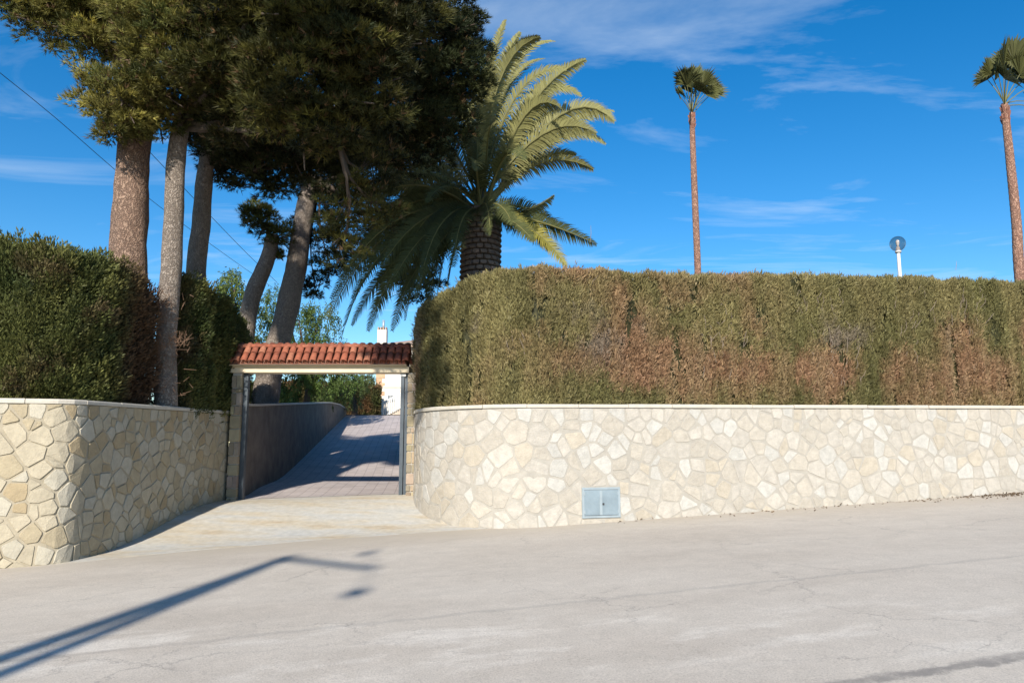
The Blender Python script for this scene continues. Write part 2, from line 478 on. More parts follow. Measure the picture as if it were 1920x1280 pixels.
def grid_sheet(name, xs, ys_fn, zfn, dz, m):    # xs: list of rows; each row list of (x,y)
    V, F = [], []
    nr, nc = len(xs), len(xs[0])
    for row in xs:
        for (x, y) in row: V.append((x, y, float(zfn(x, y)) + dz))
    for i in range(nr-1):
        for j in range(nc-1):
            F.append((i*nc+j, i*nc+j+1, (i+1)*nc+j+1, (i+1)*nc+j))
    me = np_mesh(name, V, F, smooth=True)
    return link(name, me, m)

def along(t, s):                                # t along the road, s across it (0 = wall line)
    return (t * CT - s * ST, 15 + t * ST + s * CT)
rows = [[along(t, s) for t in np.linspace(-900, 900, 181)] for s in (-900, -400, -150, -60, -30, -14, -5, 0, 10, 30, 60, 150, 400, 900)]
g = grid_sheet('ground', rows, None, road_z, -0.35, M_ground); tag(g, kind='structure')
rows = [[along(t, s) for t in np.linspace(-75, 75, 151)] for s in np.linspace(-15.5, 2.2, 24)]
g = grid_sheet('road', rows, None, road_z, 0.0, M_road); tag(g, kind='structure')

# wall paths, walked with the road on the right hand
def catmull(pts, step=0.1):
    pts = [np.array(p, float) for p in pts]
    out = []
    P_ = [2*pts[0]-pts[1]] + pts + [2*pts[-1]-pts[-2]]
    for i in range(1, len(P_)-2):
        a, b, c, d = P_[i-1:i+3]
        n = max(2, int(np.linalg.norm(c-b)/step))
        for k in range(n):
            t = k/n
            out.append(0.5*((2*b)+(c-a)*t+(2*a-5*b+4*c-d)*t*t+(-a+3*b-3*c+d)*t**3))
    out.append(pts[-1])
    return np.array(out)
class Path:
    def __init__(s, pts, step=0.08):
        s.p = catmull(pts, step)
        d = np.linalg.norm(np.diff(s.p, axis=0), axis=1)
        s.u = np.concatenate([[0], np.cumsum(d)])
        t = np.gradient(s.p, axis=0); k = 3
        t = np.array([t[max(0, i-k):i+k+1].mean(0) for i in range(len(t))])
        t = nrm(t); s.n = np.stack([t[:, 1], -t[:, 0]], 1); s.L = s.u[-1]
    def at(s, u):
        u = np.asarray(u, float)
        return np.stack([np.interp(u, s.u, s.p[:, 0]), np.interp(u, s.u, s.p[:, 1])], -1)
    def nr(s, u):
        return nrm(np.stack([np.interp(u, s.u, s.n[:, 0]), np.interp(u, s.u, s.n[:, 1])], -1))
    def u_near(s, x, y):
        return s.u[np.argmin((s.p[:, 0]-x)**2 + (s.p[:, 1]-y)**2)]

GATE_L = (-6.72, 18.75); GATE_R = (-2.62, 18.55)
RIGHT = Path([(-2.42, 18.72), (-2.34, 18.1), (-2.15, 17.2), (-1.72, 16.3), (-0.95, 15.5), (0.1, 15.12), (1.4, 15.40), (3.0, 15.9), (6.0, 16.82), (12.9, 18.9), (22, 21.7), (34, 25.4)])
LEFT = Path([(-34, 4.5), (-20, 8.75), (-12.0, 11.15), (-9.2, 11.9), (-7.85, 12.25), (-7.38, 12.5), (-7.25, 13.0), (-7.2, 14.2), (-7.1, 16.4), (-7.01, 18.65)])
DRIVE_END_L = (-9.95, 45.0); DRIVE_END_R = (-5.75, 45.0)
def wall_top_right(u):                          # level of the coping's underside along the wall
    x = RIGHT.at(u)[..., 0]
    return 2.37 + 0.0135 * np.clip(x, 0, 40)
def wall_top_left(u):
    p = LEFT.at(u)
    return 2.30 + 0.016 * np.clip(p[..., 1] - 12.4, -8, 7)
def gx_left(y):  return np.interp(y, [18.65, 45], [GATE_L[0], DRIVE_END_L[0]])
def gx_right(y): return np.interp(y, [18.65, 45], [GATE_R[0] + 0.2, DRIVE_END_R[0]])

# apron between the wall ends, driveway behind the gate
ys = np.linspace(0, 1, 26)
rows = []
for k in ys:
    a = np.array(along(-8.2, -0.35)) * (1-k) + np.array((GATE_L[0]-0.35, 18.7)) * k
    a[0] = max(a[0], -7.9) if k > 0.03 else a[0]
    b = np.array(along(-0.35, 0.42)) * (1-k) + np.array((GATE_R[0]+0.35, 18.7)) * k
    row = []
    for j in np.linspace(0, 1, 30):
        p = a*(1-j) + b*j
        p[1] += (1-k)*(1-k) * 0.45 * math.sin(j*math.pi) - (1-k)**4 * 0.10*math.sin(j*19)*0.3
        row.append((p[0], p[1]))
    rows.append(row)
rows = [[(x, y-0.4) for x, y in rows[0]]]+rows
g = grid_sheet('apron', rows, None, ground_z, 0.005, M_apron)
for v in g.data.vertices[:30]: v.co.z -= 0.03
g.data.polygons.foreach_set('use_smooth', np.zeros(len(g.data.polygons), bool)); tag(g, kind='structure')
rows = [[(gx_left(y) - 0.15 + (gx_right(y) - gx_left(y) + 0.3) * j, y) for j in np.linspace(0, 1, 8)] for y in np.linspace(18.7, 45.6, 60)]
g = grid_sheet('driveway', rows, None, ground_z, 0.010, M_drive); tag(g, kind='structure')

# raised garden ground behind the walls
def garden_z(x, y): return 2.22 + 1.25 * np.clip((np.asarray(y, float) - 22) / 23, 0, 1)
rows = []
us = np.linspace(0, LEFT.L, 60)
for u in us:
    p = LEFT.at(u) - LEFT.nr(u) * 0.2
    rows.append([(p[0] + (-110 - p[0]) * j, p[1]) for j in np.linspace(0, 1, 8)])
for y in np.linspace(19.0, 45, 16):
    x = float(gx_left(y)) - 0.2
    rows.append([(x + (-110 - x) * j, y) for j in np.linspace(0, 1, 8)])
g = grid_sheet('garden_ground_left', rows, None, garden_z, 0, M_soil); tag(g, kind='structure')
ring = [RIGHT.at(u) - RIGHT.nr(u) * 0.2 for u in np.linspace(0, RIGHT.L, 50)]
ring = [(p[0], p[1], 2.22) for p in ring] + [(110, 50, 2.22), (110, 60, 2.22), (float(gx_right(40)), 40, 2.22)]
g = link('garden_ground_right', MB().poly(ring).mesh('garden_ground_right'), M_soil); tag(g, kind='structure')
rows = [[(x, y) for x in np.linspace(-110, 110, 12)] for y in (45.3, 60, 90, 150, 300)]
g = grid_sheet('garden_ground_back', rows, None, lambda x, y: 3.50, 0, M_ground); tag(g, kind='structure')

# ------------------------------------------------------------------ stone walls
def clip_poly(poly, n, c):
    out = []; m = len(poly)
    for i in range(m):
        a, b = poly[i], poly[(i+1) % m]
        da = n[0]*a[0]+n[1]*a[1]-c; db = n[0]*b[0]+n[1]*b[1]-c
        if da <= 0: out.append(a)
        if (da < 0 < db) or (db < 0 < da):
            t = da/(da-db); out.append((a[0]+(b[0]-a[0])*t, a[1]+(b[1]-a[1])*t))
    return out
def area(poly):
    return 0.5*abs(sum(poly[i][0]*poly[(i+1) % len(poly)][1]-poly[(i+1) % len(poly)][0]*poly[i][1] for i in range(len(poly))))

def crazy_stones(path, u0, u1, top, bot, size, joint, holes=(), seed=1):
    rn = random.Random(seed); sites = []
    vmax = max(float(top(u)) for u in np.linspace(u0, u1, 40)); vmin = min(float(bot(u)) for u in np.linspace(u0, u1, 40))
    u = u0
    while u < u1:                               # squared stones under the coping
        w = size*rn.uniform(0.75, 1.25); sites.append((u+w/2, float(top(u))-size*rn.uniform(0.33, 0.5), 0.0)); u += w
    nr_ = int((vmax-vmin-size*0.8)/(size*0.86))+2
    for r in range(nr_):
        u = u0 - size*0.5*(r % 2) - rn.random()*size*0.3
        while u < u1 + size:
            w = size*rn.choice((0.5, 0.65, 0.85, 1.0, 1.2, 1.5, 1.75))
            v = vmax - size*0.95 - (r+0.5)*size*0.86 + rn.uniform(-0.45, 0.45)*size
            uu = u+w/2+rn.uniform(-.2, .2)*size
            if float(bot(uu)) - 0.15 < v < float(top(uu)) - size*0.62:
                sites.append((uu, v, (w-size)*0.22*size + rn.uniform(-0.12, 0.12)*size*size*0.6))
            u += w
    S = np.array(sites); out = []
    for i, (su, sv, sw) in enumerate(S):
        poly = [(su-size*1.4, sv-size*1.4), (su+size*1.4, sv-size*1.4), (su+size*1.4, sv+size*1.4), (su-size*1.4, sv+size*1.4)]
        t0, t1 = float(top(su-0.3)), float(top(su+0.3)); sl = (t1-t0)/0.6; k = math.hypot(1, sl)
        poly = clip_poly(poly, (-sl/k, 1/k), ((t0+t1)/2 - sl*su)/k - joint*0.4)
        b0, b1 = float(bot(su-0.3)), float(bot(su+0.3)); sl = (b1-b0)/0.6; k = math.hypot(1, sl)
        poly = clip_poly(poly, (sl/k, -1/k), -((b0+b1)/2 - sl*su)/k - joint*0.3)
        poly = clip_poly(poly, (-1, 0), -u0); poly = clip_poly(poly, (1, 0), u1)
        d2 = (S[:, 0]-su)**2 + (S[:, 1]-sv)**2
        for j in np.argsort(d2)[1:22]:
            if len(poly) < 3: break
            n = S[j, :2]-S[i, :2]; L = float(np.hypot(*n))
            if L < 1e-4: continue
            c = (S[j, 0]**2+S[j, 1]**2-su*su-sv*sv - S[j, 2]+sw)/(2*L)
            poly = clip_poly(poly, n/L, c-joint/2*rn.uniform(0.6, 1.5))
        for (h0, h1, g0, g1) in holes:
            if len(poly) < 3: continue
            best = None
            for n, c in (((1, 0), h0), ((-1, 0), -h1), ((0, 1), g0), ((0, -1), -g1)):
                q = clip_poly(poly, n, c)
                if len(q) >= 3 and (best is None or area(q) > area(best)): best = q
            inside = any(h0 < x < h1 and g0 < y < g1 for x, y in poly) or (h0 < su < h1 and g0 < sv < g1)
            if inside: poly = best or []
        if len(poly) < 3 or area(poly) < size*size*0.07: continue
        poly2 = list(poly)
        while len(poly2) > 4:                   # collapse short edges, then knock off the corners
            ls = [math.hypot(poly2[k][0]-poly2[(k+1) % len(poly2)][0], poly2[k][1]-poly2[(k+1) % len(poly2)][1]) for k in range(len(poly2))]
            k = ls.index(min(ls))
            if ls[k] > size*rn.uniform(0.2, 0.42): break
            a, b = poly2[k], poly2[(k+1) % len(poly2)]; w = rn.uniform(0.2, 0.8)
            poly2[k] = (a[0]*w+b[0]*(1-w), a[1]*w+b[1]*(1-w)); poly2.pop((k+1) % len(poly2))
        if len(poly2) < 3: continue
        poly3 = []
        for k in range(len(poly2)):
            p, a, b = poly2[k-1], poly2[k], poly2[(k+1) % len(poly2)]
            f = rn.uniform(0.04, 0.14)
            for q in (p, b):
                poly3.append((a[0]+(q[0]-a[0])*f + rn.uniform(-1, 1)*0.008, a[1]+(q[1]-a[1])*f + rn.uniform(-1, 1)*0.008))
        out.append(poly3)
    return out

def stone_mesh(path, poly, h, bev, colr, rn):
    c = np.mean(poly, 0); V = []; n = len(poly)
    tilt = (rn.uniform(-1, 1)*h*0.2, rn.uniform(-1, 1)*h*0.2)
    for lvl, (hh, ins) in enumerate(((-0.01, 0.0), (h*0.72, bev*0.35), (h, bev))):
        for (u, v) in poly:
            d = np.array((u, v))-c; L = max(np.hypot(*d), 1e-6)
            q = c + d*max(0.2, (L-ins)/L)
            hq = hh + (0 if lvl == 0 else (tilt[0]*d[0]+tilt[1]*d[1])/0.2 + rn.uniform(-1, 1)*h*0.10)
            p = path.at(q[0]); m = path.nr(q[0])
            V.append((p[0]+m[0]*hq, p[1]+m[1]*hq, q[1]))
    F = []
    for k in range(2):
        for i in range(n):
            j = (i+1) % n
            F.append([k*n+i, k*n+j, (k+1)*n+j, (k+1)*n+i])
    p = path.at(c[0]); m = path.nr(c[0]); V.append((p[0]+m[0]*h, p[1]+m[1]*h, c[1]))   # crown point keeps the face on the curve
    F += [[2*n+i, 2*n+(i+1) % n, 3*n] for i in range(n)]
    return V, F

def build_stone_wall(name, path, u0, u1, top, bot, size, joint, h, bev, mort, palette, label, thick, holes, seed, coping_over, near):
    base = path.at((u0+u1)/2)
    root = thing(name, (base[0], base[1], float(bot((u0+u1)/2))), label, 'wall')
    us = np.linspace(u0, u1, int((u1-u0)/0.15)); V, F = [], []
    for u in us:
        p, n = path.at(u), path.nr(u); q = p - n*thick
        b = float(bot(u))-0.3; t = float(top(u))
        V += [(p[0], p[1], b), (p[0], p[1], t), (q[0], q[1], t), (q[0], q[1], b)]
    for i in range(len(us)-1):
        for k in range(3):
            F.append((4*i+k, 4*i+4+k, 4*i+5+k, 4*i+1+k))
    me = MB(); me.v = V; me.f = [list(f) for f in F] + [[0, 1, 2, 3], [4*len(us)-1, 4*len(us)-2, 4*len(us)-3, 4*len(us)-4]]
    part('mortar_core', me.mesh('mortar_core'), mort, root)
    rn = random.Random(seed)
    polys = crazy_stones(path, u0, u1, top, bot, size, joint, holes, seed)
    polys.sort(key=lambda q: near(path.at(np.mean(q, 0)[0]), area(q)))
    rest = MB(); rcol = []
    for i, q in enumerate(polys):
        k = rn.random(); c = np.array(palette[0]) if k < .35 else np.array(palette[1]) if k < .65 else np.array(palette[2]) if k < .88 else np.array(palette[3])
        c = c*rn.uniform(0.93, 1.06)
        Vs, Fs = stone_mesh(path, q, h*rn.uniform(0.55, 1.3), bev, c, rn)
        if i < 298:
            mb = MB(); mb.v = Vs; mb.f = Fs
            part('stone', mb.mesh('stone', col=c), M_stone, root)
        else:
            n0 = len(rest.v); rest.v += Vs; rest.f += [[n0+a for a in f] for f in Fs]; rcol += [c]*len(Vs)
    if rest.v:
        tag(part('stone_facing', rest.mesh('stone_facing', col=np.array(rcol)), M_stone, root), kind='stuff')
    u = u0                                      # coping slabs
    while u < u1-0.05:
        w = min(rn.uniform(0.85, 1.15), u1-u)
        mb = MB(); ks = np.linspace(u+0.004, u+w-0.004, 5); dz = rn.uniform(-0.006, 0.006); do = rn.uniform(-0.012, 0.012)
        for kk in ks:
            p, n = path.at(kk), path.nr(kk); t = float(top(kk))+0.003
            for (o, zz) in ((coping_over+do, 0.0), (coping_over+do+0.004, 0.05), (coping_over+do-0.012, 0.072), (-thick, 0.078), (-thick, 0.0)):
                mb.v.append((p[0]+n[0]*o, p[1]+n[1]*o, t+zz+dz*(zz > 0)))
        for a in range(4):
            for b in range(5):
                b2 = (b+1) % 5
                mb.f.append([a*5+b, (a+1)*5+b, (a+1)*5+b2, a*5+b2])
        mb.f += [[4, 3, 2, 1, 0], [20, 21, 22, 23, 24]]
        part('coping_slab', mb.mesh('coping_slab'), M_coping, root)
        u += w
    return root

def bot_right(u): p = RIGHT.at(u); return float(ground_z(p[0], p[1])) - 0.02
def bot_left(u): p = LEFT.at(u); return float(ground_z(p[0], p[1])) - 0.02
CABX = RIGHT.u_near(*P(1125, 940, 15.5)[:2])
cab_p = RIGHT.at(CABX); cab_z0 = P(1125, 970, cab_p[1])[2]; cab_z1 = P(1125, 913, cab_p[1])[2]; CABW = 0.42
build_stone_wall('stone_wall', RIGHT, 0.0, RIGHT.L, wall_top_right, bot_right, 0.335, 0.030, 0.008, 0.006, M_mortar,
    [(0.445, 0.41, 0.355), (0.43, 0.39, 0.328), (0.465, 0.445, 0.402), (0.44, 0.39, 0.313)],
    'long pale crazy-stone retaining wall curving from the gate, below the clipped hedge', 0.34,
    [(CABX-CABW, CABX+CABW, cab_z0-0.02, cab_z1+0.02)], 5, 0.035,
    lambda p, a: -a*(1.0 if abs(p[0]/p[1]) < 0.72 else 0.0)*100/p[1])
build_stone_wall('stone_wall', LEFT, LEFT.u_near(-20, 8.75), LEFT.L, wall_top_left, bot_left, 0.275, 0.022, 0.018, 0.011, M_mortar_left,
    [(0.42, 0.365, 0.265), (0.39, 0.325, 0.215), (0.435, 0.395, 0.31), (0.37, 0.29, 0.175)],
    'ochre rubble-stone retaining wall with a rough rounded corner, left of the driveway', 0.34, [], 9, 0.03,
    lambda p, a: -a*(1.0 if abs(p[0]/p[1]) < 0.72 else 0.0)*100/p[1])

# rendered driveway walls behind the gate
def drive_wall(label, xf, side, topf, y0, y1):
    root = thing('driveway_wall', (float(xf(y0)), y0, float(ground_z(xf(y0), y0))), label, 'wall')
    yy = np.linspace(y0, y1, 40); mb = MB(); cp = MB()
    def strip(m, prof):
        for i, y in enumerate(yy):
            x = float(xf(y)); b = float(ground_z(x, y)); t = float(topf(y))
            for (o, z) in prof(b, t): m.v.append((x+side*o, y, z))
        k = len(prof(0, 1))
        for i in range(len(yy)-1):
            for j in range(k):
                j2 = (j+1) % k; m.f.append([i*k+j, i*k+j2, (i+1)*k+j2, (i+1)*k+j])
        m.f += [list(range(k)), [(len(yy)-1)*k+j for j in reversed(range(k))]]
    strip(mb, lambda b, t: [(0, b-0.3), (0, t), (0.25, t), (0.25, b-0.3)])
    strip(cp, lambda b, t: [(-0.04, t+0.003), (-0.04, t+0.06), (0.29, t+0.06), (0.29, t+0.003)])
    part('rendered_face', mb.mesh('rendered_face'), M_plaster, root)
    part('coping', cp.mesh('coping'), M_coping, root)
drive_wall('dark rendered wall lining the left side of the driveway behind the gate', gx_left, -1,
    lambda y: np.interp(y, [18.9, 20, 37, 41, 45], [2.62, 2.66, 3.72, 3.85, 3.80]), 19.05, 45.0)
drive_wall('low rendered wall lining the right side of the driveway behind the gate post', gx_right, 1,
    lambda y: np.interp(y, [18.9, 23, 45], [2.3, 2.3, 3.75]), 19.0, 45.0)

# ------------------------------------------------------------------ meter cabinet
n2 = RIGHT.nr(CABX); n3 = np.array((n2[0], n2[1], 0)); t3 = np.array((-n2[1], n2[0], 0))
c3 = np.array((cab_p[0], cab_p[1], (cab_z0+cab_z1)/2)); hz = (cab_z1-cab_z0)/2
root = thing('meter_cabinet', (c3[0], c3[1], cab_z0), 'grey galvanised two-door meter cabinet set into the pale stone wall', 'cabinet')
Zh = np.array((0, 0, 1.0))
mb = MB()
for sgn in (-1, 1):
    mb.obox(c3 + t3*sgn*(CABW-0.022) + n3*0.005, t3*0.022, n3*0.018, Zh*hz)
    mb.obox(c3 + Zh*sgn*(hz-0.022) + n3*0.0045, t3*(CABW-0.0445), n3*0.018, Zh*0.022)
part('cabinet_frame', mb.mesh('cabinet_frame'), M_galv, root)
for sgn in (-1, 1):
    d = part('cabinet_door', MB().obox(c3 + t3*sgn*(CABW/2-0.012) + n3*0.008, t3*(CABW/2-0.016), n3*0.012, Zh*(hz-0.05), 0.006).mesh('cabinet_door'), M_galvd, root)
    for zz in (-0.6, 0.6):
        part('hinge', MB().obox(c3 + t3*sgn*(CABW-0.05) + n3*0.024 + Zh*hz*zz, t3*0.012, n3*0.006, Zh*0.035).mesh('hinge'), M_galv, d)
part('center_strip', MB().obox(c3 + n3*0.022 + t3*-0.01, t3*0.028, n3*0.004, Zh*(hz-0.055)).mesh('center_strip'), M_white if False else M_galv, root)
part('lock', MB().obox(c3 + n3*0.026 + t3*0.04 + Zh*-0.03, t3*0.018, n3*0.012, Zh*0.02, 0.004).mesh('lock'), M_dark, root)

# ------------------------------------------------------------------ gateway with tiled canopy
GY = 18.62
zl0, zl1 = P(600, 699, GY-0.12)[2], P(600, 687, GY-0.12)[2]
xl, xr = P(433, 690, GY)[0], P(769, 690, GY)[0]
gate = thing('gateway', ((xl+xr)/2, GY, float(ground_z((xl+xr)/2, GY))), 'gateway with red clay tiled canopy over cream lintel and stone pillars', 'gateway')
lin = MB(); lin.obox(((xl+xr)/2, GY, (zl0+zl1)/2), ((xr-xl)/2, 0, 0), (0, 0.21, 0), (0, 0, (zl1-zl0)/2-0.0), 0.012)
part('lintel', lin.mesh('lintel'), M_lintel, gate)
ex, rz = 0.42, P(600, 652, GY)[2]                # eave overhang, ridge level
ez = zl1 + 0.03
COURSE = math.hypot(ex, rz-ez)
NT = 23; sp_ = (xr-xl-0.14)/NT
part('mortar_bed', MB().obox(((xl+xr)/2, GY, zl1+0.022), ((xr-xl)/2-0.05, 0, 0), (0, 0.33, 0), (0, 0, 0.02), 0.01).mesh('mortar_bed'), M_lintel, gate)
rf = MB()
rf.v = [(xl+0.06, GY-ex+0.04, ez+0.0), (xr-0.06, GY-ex+0.04, ez+0.0), (xr-0.06, GY, rz-0.04), (xl+0.06, GY, rz-0.04), (xl+0.06, GY+ex-0.04, ez), (xr-0.06, GY+ex-0.04, ez)]
rf.f = [[0, 1, 2, 3], [3, 2, 5, 4], [0, 3, 4], [1, 5, 2], [0, 4, 5, 1]]
part('roof_core', rf.mesh('roof_core'), plain('roof_core', (0.2, 0.1, 0.07)), gate)
def half_pipe(r0, r1, L, seg=6, up=1, th=0.014):
    mb = MB(); s0 = []
    for k, (r, yy) in enumerate(((r0, 0), (r1, L))):
        for rr in (r, r-th):
            for i in range(seg+1):
                a = math.pi*i/seg
                mb.v.append((rr*math.cos(a), yy, up*rr*math.sin(a)*0.85))
    n = seg+1
    for i in range(seg):
        mb.f += [[i, i+1, 2*n+i+1, 2*n+i], [n+i+1, n+i, 3*n+i, 3*n+i+1], [i+1, i, n+i, n+i+1], [2*n+i, 2*n+i+1, 3*n+i+1, 3*n+i]]
    mb.f += [[0, 2*n, 3*n, n], [seg, n+seg, 3*n+seg, 2*n+seg]]
    return mb
TL = COURSE*0.60
cover = half_pipe(0.088, 0.072, TL).mesh('roof_tile', smooth=True); pan = half_pipe(0.088, 0.088, COURSE, up=-1).mesh('pan_tile', smooth=True)
ridge = half_pipe(0.125, 0.115, 0.43).mesh('ridge_tile', smooth=True)
for me in (cover, pan, ridge): me.materials.append(M_tile)
go = np.array(gate['_o'])
pitch = math.atan2(rz-ez, ex)
def place(me, name, loc, rot):
    o = bpy.data.objects.new(name, me); COL.objects.link(o); o.parent = gate
    o.location = np.array(loc)-go; o.rotation_euler = rot
    return o
for sgn in (-1, 1):
    for i in range(NT+1):
        x = xl+0.07+sp_*i
        for c in range(2):
            k = c*COURSE*0.46
            loc = (x+random.uniform(-.006, .006), GY+sgn*(ex-k*math.cos(pitch)), ez+0.055+k*math.sin(pitch)+c*0.012+random.uniform(-.004, .004))
            place(cover, 'roof_tile', loc, (pitch+random.uniform(-.02, .02), 0, random.uniform(-.025, .025)) if sgn < 0 else (pitch, 0, math.pi+random.uniform(-.025, .025)))
        if i < NT:
            place(pan, 'pan_tile', (x+sp_/2, GY+sgn*(ex-0.015), ez+0.06), (pitch, 0, 0 if sgn < 0 else math.pi))
nrg = int((xr-xl-0.05)/0.39)
for i in range(nrg):
    place(ridge, 'ridge_tile', (xl+0.03+(i+1)*(xr-xl-0.06)/nrg, GY, rz+0.0+random.uniform(-.006, .006)), (random.uniform(-.02, .02), 0, R(90)))
# pillars with their stones
def pillar(x0, x1, lab, seed, dark=1.0):
    rn = random.Random(seed); y0, y1 = GY-0.17, GY+0.17
    zb = float(ground_z(x0, GY))-0.1
    pl = part('pillar', MB().box((x0, y0, zb), (x1, y1, zl0-0.002)).mesh('pillar'), M_mortar, gate)
    z = zb+0.02
    while z < zl0-0.1:
        h = min(rn.uniform(0.10, 0.34), zl0-0.02-z); w = x1-x0
        cuts = [x0-0.02] + ([x0+w*rn.uniform(0.35, 0.65)] if rn.random() < 0.6 else []) + [x1+0.02]
        for a, b in zip(cuts[:-1], cuts[1:]):
            c = np.array((0.34, 0.29, 0.215))*rn.uniform(0.62, 1.15)*np.array((1, rn.uniform(0.9, 1.02), rn.uniform(0.8, 1.05)))
            dp = rn.uniform(0.012, 0.035)
            mb = MB().obox(((a+b)/2, GY, z+h/2), ((b-a)/2-0.008, 0, 0), (0, 0.17+dp, 0), (0, 0, h/2-0.009), 0.015)
            o = part('stone', mb.mesh('stone', col=c), M_stone, pl)
        z += h
    return pl
pxl0, pxl1 = P(437, 800, GY)[0], P(453, 800, GY)[0]
pxr0, pxr1 = P(766, 800, GY)[0], P(784, 800, GY)[0]
pillar(pxl0, pxl1, '', 3); pillar(pxr0, pxr1, '', 4)
# steel gate posts
for (a, b, yy) in ((P(455, 800, GY)[0], P(463, 800, GY)[0], GY), (P(751, 800, GY)[0], P(757.5, 800, GY)[0], GY-0.03), (P(758.5, 800, GY)[0], P(764, 800, GY)[0], GY+0.03)):
    zb = float(ground_z(a, yy))-0.05
    part('steel_post', MB().obox(((a+b)/2, yy, (zb+zl0-0.004)/2), ((b-a)/2, 0, 0), (0, 0.07, 0), (0, 0, (zl0-0.004-zb)/2), 0.006).mesh('steel_post'), M_steel, gate)
xb = P(757, 706, GY)[0]
part('guide_bracket', MB().obox((xb, GY-0.09, zl0-0.05), (0.07, 0, 0), (0, 0.03, 0), (0, 0, 0.035), 0.01).mesh('guide_bracket'), M_white, gate)

# ------------------------------------------------------------------ foliage builders
def rdir(n):
    return nrm(RNG.normal(size=(n, 3)))
def tri_blades(pos, d, L, W, col):              # thin triangles: needles
    n = len(pos); side = nrm(np.cross(d, rdir(n)))
    V = np.empty((n, 3, 3)); w = np.broadcast_to(np.asarray(W), (n,))[:, None]*0.5; L = np.broadcast_to(np.asarray(L), (n,))[:, None]
    V[:, 0] = pos-side*w; V[:, 1] = pos+side*w; V[:, 2] = pos+d*L
    return V.reshape(-1, 3), np.arange(n*3).reshape(n, 3), np.repeat(col, 3, 0)
def leaf_quads(pos, d, L, W, col, face=None):   # diamond leaves; face = direction most of them turn to
    n = len(pos); side = nrm(np.cross(d, rdir(n) if face is None else face+RNG.normal(size=(n, 3))*0.5))
    V = np.empty((n, 4, 3)); w = np.broadcast_to(np.asarray(W), (n,))[:, None]*0.5; L = np.broadcast_to(np.asarray(L), (n,))[:, None]
    V[:, 0] = pos; V[:, 1] = pos+d*L*0.45+side*w; V[:, 2] = pos+d*L; V[:, 3] = pos+d*L*0.45-side*w
    return V.reshape(-1, 3), np.arange(n*4).reshape(n, 4), np.repeat(col, 4, 0)
def pine_crown(lobes, tone, seed, needle=0.155, dens=1.0):
    """lobes: (centre, radius, density). Clumps of needle tufts spread over the outer part of every lobe."""
    global RNG
    RNG = np.random.default_rng(seed)
    pos, dr, cl = [], [], []
    for (c, r, dn) in lobes:
        c = np.array(c); r = np.array(r, float)*np.ones(3); rm = r.mean()
        ncl = int(52*rm*rm*dn*dens)+8
        q = rdir(ncl); f = RNG.uniform(0.25, 1.0, ncl)**0.5
        lump = 0.82+0.36*vnoise(q*1.6+c, 1.0, seed)
        cc = c+q*r*(f*lump)[:, None]
        lv = RNG.uniform(0.62, 1.4)
        for k in range(ncl):
            cr_ = RNG.uniform(0.22, 0.42)*min(1.0, 0.55+rm*0.4); nt = int(46*(cr_/0.32)**2)
            s = rdir(nt); s[:, 2] = np.abs(s[:, 2])*0.9+s[:, 2]*0.1
            p = cc[k]+s*cr_*(RNG.uniform(0.25, 1, nt)**0.5)[:, None]*np.array((1, 1, 0.75))
            d = nrm(q[k]*0.55+s*0.8+np.array((0, 0, 0.35))+rdir(nt)*0.45)
            warm = np.clip(RNG.normal(0.45, 0.28), 0, 1); v = RNG.uniform(0.6, 1.4)*lv
            ca = np.array(tone[0])*(1-warm)+np.array(tone[1])*warm
            col = ca*v*RNG.uniform(0.75, 1.25, (nt, 1))
            br = RNG.random(nt) < 0.05; col[br] = np.array((0.16, 0.10, 0.05))*RNG.uniform(0.6, 1.2, (br.sum(), 1))
            pos.append(p); dr.append(d); cl.append(col)
    pos, dr, cl = np.concatenate(pos), np.concatenate(dr), np.concatenate(cl)
    k = 7
    pp = np.repeat(pos, k, 0); dd = nrm(np.repeat(dr, k, 0)+RNG.normal(size=(len(pos)*k, 3))*0.42)
    cc = np.repeat(cl, k, 0)
    return tri_blades(pp, dd, RNG.uniform(0.7, 1.2, len(pp))*needle, 0.020, cc)

def trunk_mesh(name, pts, rad, seg=20, step=0.16, amp=0.07, seed=0, col=None):
    c = catmull([np.array(p) for p in pts], step); n = len(c)
    rr = np.interp(np.linspace(0, 1, n), np.linspace(0, 1, len(rad)), rad)
    V = np.zeros((n, seg, 3)); ref = np.array((1.0, 0.2, 0.0))
    for i in range(n):
        t = nrm(c[min(i+1, n-1)]-c[max(i-1, 0)]); a = nrm(np.cross(t, ref)); b = np.cross(t, a)
        w = np.linspace(0, 2*math.pi, seg, endpoint=False)
        dirs = np.cos(w)[:, None]*a+np.sin(w)[:, None]*b
        base = c[i]+dirs*rr[i]
        nz = fbm(base, (5, 5, 1.8), seed, 3)-0.5
        V[i] = c[i]+dirs*(rr[i]*(1+nz*amp*4))[:, None]
    F = []
    for i in range(n-1):
        for k in range(seg):
            k2 = (k+1) % seg; F.append((i*seg+k2, i*seg+k, (i+1)*seg+k, (i+1)*seg+k2))
    return np_mesh(name, V.reshape(-1, 3), F, smooth=True)

